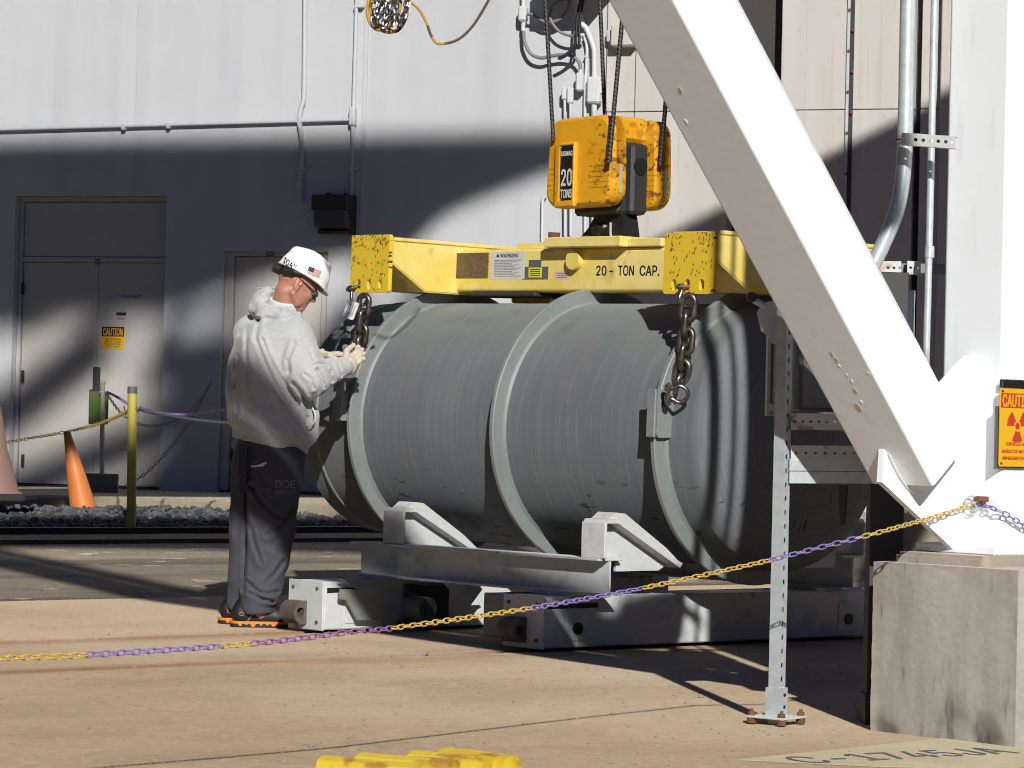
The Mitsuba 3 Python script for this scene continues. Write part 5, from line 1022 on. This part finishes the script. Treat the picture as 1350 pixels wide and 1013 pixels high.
# shoes
def shoe(A, nm):
    base = np.array([A[0]-.030, A[1], 0.]); dr_ = np.array([.985, .10, 0]); dr_ /= np.linalg.norm(dr_); sd = np.array([-dr_[1], dr_[0], 0]); SMx = mat4(base, dr_, sd, Z)
    out = LineString([(.0, 0), (.20, -.004)]).buffer(.046, quad_segs=10).union(affinity.translate(affinity.scale(LineString([(0, 0), (1e-6, 0)]).buffer(.051, quad_segs=10), 1.1, 1), .185, -.003))
    s_ = part(wk, 'shoe', place(surface_nets(lambda q: np.maximum(union([cap(q, np.array([.0, 0, .075]), np.array([.02, 0, .105]), .043, .046), cap(q, np.array([.01, 0, .055]), np.array([.17, -.003, .050]), .043, .046), cap(q, np.array([.04, 0, .10]), np.array([.16, 0, .062]), .040, .040), cap(q, np.array([.17, -.003, .052]), np.array([.20, -.004, .050]), .045, .041)], .02), .028-q[:, 2]), (-.07, -.07, .0), (.27, .07, .18), .005), SMx), 'black', smooth=True)
    part(s_, 'outsole', place(prism(out.buffer(.002), .0, .018, 'xy'), SMx), 'rubber')
    mid = out.buffer(.004); ring = mid
    part(s_, 'midsole', place(prism(mid, .0185, .030, 'xy'), SMx), 'shoe_orange')
    for x, w, h in ((.0, .010, .011), (.03, .006, .006), (.062, .014, .014), (.10, .007, .008), (.13, .007, .007), (.16, .012, .010)):
        part(s_, 'lug', place(prism([(x-w*.5, .0186-h), (x+w*.5, .0186-h), (x+w, .0188), (x-w, .0188)], -.0555, -.049, 'xz'), SMx), 'shoe_orange')
    part(s_, 'stripe', place(tube([(.035, -.047, .032), (.06, -.044, .065), (.068, -.041, .078)], .0022, 6), SMx), 'shoe_orange'); part(s_, 'badge', place(trimesh.creation.torus(.009, .0016, major_sections=18, minor_sections=6), SMx@mat4((.005, -.0455, .065), (1, 0, 0), (0, 0, 1), (0, -1, 0))), 'shoe_orange')
    for i in range(5): part(s_, 'lace', place(tube([(.085+.018*i, -.038+.002*i, .095-.008*i), (.095+.018*i, .0, .112-.009*i), (.10+.018*i, .03, .10-.008*i)], .0032, 6, smooth=3), SMx), 'tape' if i else 'shoe_orange', smooth=40)
shoe(ANR+np.array([-.065, -.0, 0]), 'shoe'); shoe(ANL+np.array([-.055, .03, 0]), 'shoe')
# shirt collar
part(wk, 'shirt_collar', surface_nets(lambda p: np.maximum(np.maximum(cap(p, NK1, NK0-HZ*.0, .078, .070), -cap(p, NK1-Z*.1, NK0+Z*.05, .062, .060)), np.maximum(((p-NK0)@((NK0-NK1)/np.linalg.norm(NK0-NK1)))+.040, -((p-NK0)@((NK0-NK1)/np.linalg.norm(NK0-NK1)))-.14)), NK1-.12, NK0+.12, .0055), 'shirt', smooth=True)
# gloves
for C, W_, E_ in ((HR, WRR, ELR), (HL, WRL, ELL)):
    def gf(p):
        d = union([cap(p, a, b, ra+.002, rb+.002) for a, b, ra, rb in C[:5]], .014)
        for c in C[5:]: d = smin(d, cap(p, c[0], c[1], c[2]+.0018, c[3]+.0016), .004)
        return d-.0012*nnoise(p*130)
    pts = [x for c in C for x in c[:2]]; lo, hi = bounds(pts, .045)
    gl_ = part(wk, 'glove', surface_nets(gf, lo, hi, .0032), 'glove', smooth=True)
    ax = C[0][1]-C[0][0]; ax /= np.linalg.norm(ax); a_ = np.cross(ax, Z); a_ /= np.linalg.norm(a_)
    part(gl_, 'knit_cuff', lathe([(.034, -.022), (.043, -.020), (.046, -.010), (.044, .002), (.046, .012), (.041, .018), (.032, .019)], 40, mat4(C[0][0]+ax*.03, a_, np.cross(ax, a_), ax)), 'glove', smooth=True)
# hard hat
def hat_field(p):
    q = hq(p); d = ell(q, (-.002, 0, .058), (.131, .112, .126)); d = np.maximum(d, .045-q[:, 2])
    rdg = cap(q, np.array([-.09, 0, .142]), np.array([.085, 0, .150]), .019, .016); d = smin(d, rdg, .03); d = np.maximum(d, -(ell(q, (-.002, 0, .052), (.122, .104, .118))))
    x = q[:, 0]; r_ = np.sqrt((x/ np.where(x > 0, .155, .136))**2+(q[:, 1]/.122)**2); drop = .049-.020*np.clip(x/.15, 0, 1.1)**2
    brim = np.maximum(np.maximum((r_-1)*.12, (.80-r_)*.12), np.abs(q[:, 2]-drop)-.0042); return smin(d, brim, .010)
hat = surface_nets(hat_field, HC-np.array([.21, .19, .16]), HC+np.array([.21, .19, .25]), .0045); hatk = part(wk, 'hard_hat', hat, 'hat', smooth=True)
hl_ = lambda pts: [HC+HX*a+HY*b+HZ*c for a, b, c in pts]
part(hatk, 'headband', tube(hl_([(-.02, -.096, .045), (-.075, -.080, .030), (-.110, -.035, .018), (-.112, .03, .018), (-.075, .08, .03)]), .014, 10, smooth=5), 'black', smooth=40)
part(hatk, 'ratchet_knob', cyl(*hl_([(-.112, -.012, .018), (-.150, -.016, .016)]), .024, 18), 'black', smooth=40); part(hatk, 'suspension_pad', tube(hl_([(-.10, -.06, .02), (-.06, -.09, .032)]), .02, 10), 'black', smooth=40)
gls = part(wk, 'safety_glasses', cat([tube(hl_([(-.02, -.086, .020), (.03, -.078, .012), (.075, -.066, .004)]), .0028, 8, smooth=4)]), 'black', smooth=40)
for s in (-1, 1): part(gls, 'lens', tube(hl_([(.094, s*.012, -.002), (.092, s*.035, -.003), (.078, s*.062, -.002)]), [.014, .0165, .012], 10, smooth=3), 'lens', smooth=40)
part(gls, 'frame', tube(hl_([(.078, -.066, .010), (.097, -.036, .013), (.102, 0, .011), (.097, .036, .013), (.078, .066, .010)]), .0028, 8, smooth=4), 'black', smooth=40)
part(wk, 'earplug', surface_nets(lambda p: ell(hq(p), (-.004, -.089, -.004), (.007, .009, .007)), HC-.13, HC+.13, .0045), 'ear_yellow', smooth=True)
# stickers laid on the hat and faded print on the clothes
def onto(mesh, pts_px, off):
    D = np.array([fw+CR*((x-W0/2)/FPX)-CU*((y-H0/2)/FPX) for x, y in pts_px]); O = np.tile(EYE, (len(D), 1))
    L, ri, ti = mesh.ray.intersects_location(O, D, multiple_hits=False); out = np.full((len(D), 3), np.nan); out[ri] = L+mesh.face_normals[ti]*off*np.sign(-(mesh.face_normals[ti]*D[ri]).sum(1))[:, None]; return out
def sticker(parent, name, target, poly, bsdf, off=.0016, n=None):
    """poly: triangles' vertices in picture plane units already placed; wrapped on the target surface"""
    v = onto(target, poly.vertices[:, :2], off); ok = ~np.isnan(v[:, 0]); f = poly.faces[ok[poly.faces].all(1)]
    if len(f): part(parent, name, trimesh.Trimesh(np.nan_to_num(v), f, process=False), bsdf)
def quadgrid(o, ex, ey, u0_, u1_, v0_, v1_, n=4):
    g = np.array([(o[0]+ex[0]*a+ey[0]*b, o[1]+ex[1]*a+ey[1]*b, 0) for b in np.linspace(v0_, v1_, n) for a in np.linspace(u0_, u1_, n)])
    f = [(j*n+i, j*n+i+1, (j+1)*n+i+1) for j in range(n-1) for i in range(n-1)]+[(j*n+i, (j+1)*n+i+1, (j+1)*n+i) for j in range(n-1) for i in range(n-1)]
    return trimesh.Trimesh(g, f, process=False)
hl2 = trimesh.Trimesh(hat.vertices, hat.faces, process=False)
fo_, fx_, fy_ = (407.5, 351.5), (16.5, 6.2), (-4, 10.5)
sticker(hatk, 'flag_field', hl2, quadgrid(fo_, fx_, fy_, 0, 1, 0, 1, 6), 'white_ink', .0012)
for i in range(6): sticker(hatk, 'flag_stripe', hl2, quadgrid(fo_, fx_, fy_, .45 if i < 3 else 0, 1, (2*i)/13+.02, (2*i+1)/13+.02, 4), 'red_ink', .002)
sticker(hatk, 'flag_canton', hl2, quadgrid(fo_, fx_, fy_, 0, .45, 0, .54, 4), 'navy_ink', .0022)
def px_text(s, h, o, ex, ey):
    m = text_mesh(s, 1.0, .001, True); v = np.array(m.vertices); top_ = v[:, 2] > .0005; f = m.faces[top_[m.faces].all(1)]
    return trimesh.Trimesh(np.stack([o[0]+(ex[0]*v[:, 0]-ey[0]*v[:, 1])*h, o[1]+(ex[1]*v[:, 0]-ey[1]*v[:, 1])*h, v[:, 2]*0], 1), f, process=False)
sticker(hatk, 'lettering', hl2, px_text('IGAN', 7.2, (373.3, 346.5), (.62, .42), (-.35, .94)), 'navy_ink', .0036)
tmm = trimesh.Trimesh(tm.vertices, tm.faces, process=False)
sticker(tk, 'faded_print', tmm, px_text('DOE', 9.5, (362, 643), (1, .02), (0, 1)), 'grey_ink', .003); sticker(tk, 'faded_print', tmm, px_text('PROJECT', 4.5, (362, 651), (1, .02), (0, 1)), 'grey_ink', .003)

# ================================================================== shadow casters added overhead and behind the camera (out of frame)
def back(px, py, Y, z=None):
    """where the sun ray that lands at a wall (or ground) pixel crosses the plane y=Y"""
    p = hit(px, py, WQ, WN) if z is None else ground(px, py, z); return p+SUN*((Y-p[1])/SUN[1])
def slab(pts, Y, t): return prism([(p[0], p[2]) for p in pts], Y-t/2, Y+t/2, 'xz')
YB = 3.0
br = thing('shade_girder', 'grey tapered slab added high overhead to shade the wall, out of the picture', 'girder')  # unseen girder added for shade, outline back-projected from the wall shadow
pts = [back(a, b, YB) for a, b in ((-900, 214), (0, 196), (470, 190), (786, 186), (640, 243), (545, 285), (470, 318), (300, 345), (150, 372), (0, 385), (-900, 420))]
part(br, 'girder', slab(pts, YB, .5), 'brown_paint')
pts = [back(a, b, YB) for a, b in ((596, 236), (634, 222), (560, 300), (520, 330), (470, 345), (470, 328), (515, 318))]
part(br, 'shade_wedge', slab(pts, YB, .3), 'brown_paint')  # wedge added for the slanting shade stripe on the wall
YR = -9.
rk = thing('shade_rack', 'tall rack of slanting bars added behind the camera to shade the doors, out of the picture', 'rack')  # invented rack, its bars placed to throw soft shade on doors and wall
def shade_member(a, b, w, Y=YR, name='shade_member'):
    p, q = back(*a, Y), back(*b, Y); p2, q2 = np.array([p[0], p[2]]), np.array([q[0], q[2]])
    g = LineString([p2, q2]).buffer(w/2, cap_style=2); part(rk, name, prism(g, Y-.15, Y+.15, 'xz'), 'brown_paint')
shade_member((-200, 395), (330, 385), .16); shade_member((-150, 660), (140, 430), .42); shade_member((-150, 700), (330, 505), .34); shade_member((190, 480), (330, 452), .40)
shade_member((60, 730), (330, 570), .55); shade_member((225, 720), (225, 380), .18); shade_member((-200, 420), (60, 400), .3); shade_member((290, 640), (470, 395), .30); shade_member((410, 700), (560, 350), .22)
gA, gB = [back(a, b, YR, .2) for a, b in ((-300, 690), (700, 690))], [back(a, b, YR, .15) for a, b in ((700, 722), (-300, 716))]
part(rk, 'shade_deck', prism([(p[0], p[2]) for p in (gA[0], gA[1], gB[0], gB[1])], YR-.15, YR+.15, 'xz'), 'brown_paint')  # panel added to shade the gravel
shade_member((150, 655), (900, 668), .30); shade_member((-300, 672), (45, 668), .32)
for x in (-16, 9): part(rk, 'leg', cbox([x-.2, YR-.2, 0], [x+.2, YR+.2, 19], .01), 'brown_paint')
# building added behind and to the left to cut ambient light
yb = thing('added_building', 'dark brick-coloured building added behind the camera to cut ambient light, out of the picture', 'building')
part(yb, 'wall', cbox([-42, -34, 0], [-16, 30, 13], .05), 'brown_paint'); part(yb, 'roof', cbox([-42.5, -34.5, 13], [-15.5, 30.5, 13.4], .05), 'darksteel')
dc_ = thing('column_blocker', 'grey box added unseen behind the crane column to shade the trolley', 'electrical panel')
part(dc_, 'cabinet', cbox([1.64, 10.3, 1.15], [2.25, 10.7, 2.1], .01), 'flex'); part(dc_, 'bracket', cbox([1.7, 10.4, 0], [1.8, 10.5, 1.15], .005), 'flex')  # box added out of sight to shade the near trolley truck
yb = thing('added_building', 'dark building added far to the right to cut ambient light, out of the picture', 'building')  # second added building, cuts ambient light from the right
part(yb, 'wall', cbox([14, -20, 0], [34, 16, 10], .05), 'brown_paint'); part(yb, 'roof', cbox([13.5, -20.5, 10], [34.5, 16.5, 10.4], .05), 'darksteel')

# added walkway above the frame, cut to shade the trolley truck
YW = 5.5; wkw = thing('truck_shade', 'dark added walkway with cabinets above the picture', 'occluder'); uo = tp(.78, 0, 0)
def bu(px, py): p = hit(px, py, uo, U); return p+SUN*((YW-p[1])/SUN[1])
def bg(px, py): p = ground(px, py); return p+SUN*((YW-p[1])/SUN[1])
for pp in [((790, 862), (788, 806), (813, 806), (814, 788), (866, 775), (892, 773), (896, 858))]:
    part(wkw, 'cabinet', slab([bu(a, b) for a, b in pp], YW, .06), 'brown_paint')  # added panel, outline back-projected from the wanted truck shade

# ================================================================== grit on the concrete
gm = []
for i in range(420):
    p = ground(R.uniform(-20, 1370), R.uniform(800, 1012)); q, w = loc(p)
    if q > 3.1: continue
    r = R.uniform(.002, .007)*(1 if R.random() < .93 else 1.8); gm.append(np.array(stone.vertices)*r*R.uniform(.5, 1.2, 3)+p+Z*r*.3)
one('grit', trimesh.Trimesh(np.vstack(gm), np.vstack([np.array(stone.faces)+12*i for i in range(len(gm))]), process=False), 'walk', 'scattered pale grit and crumbs on the tan concrete', 'grit', kind='stuff')
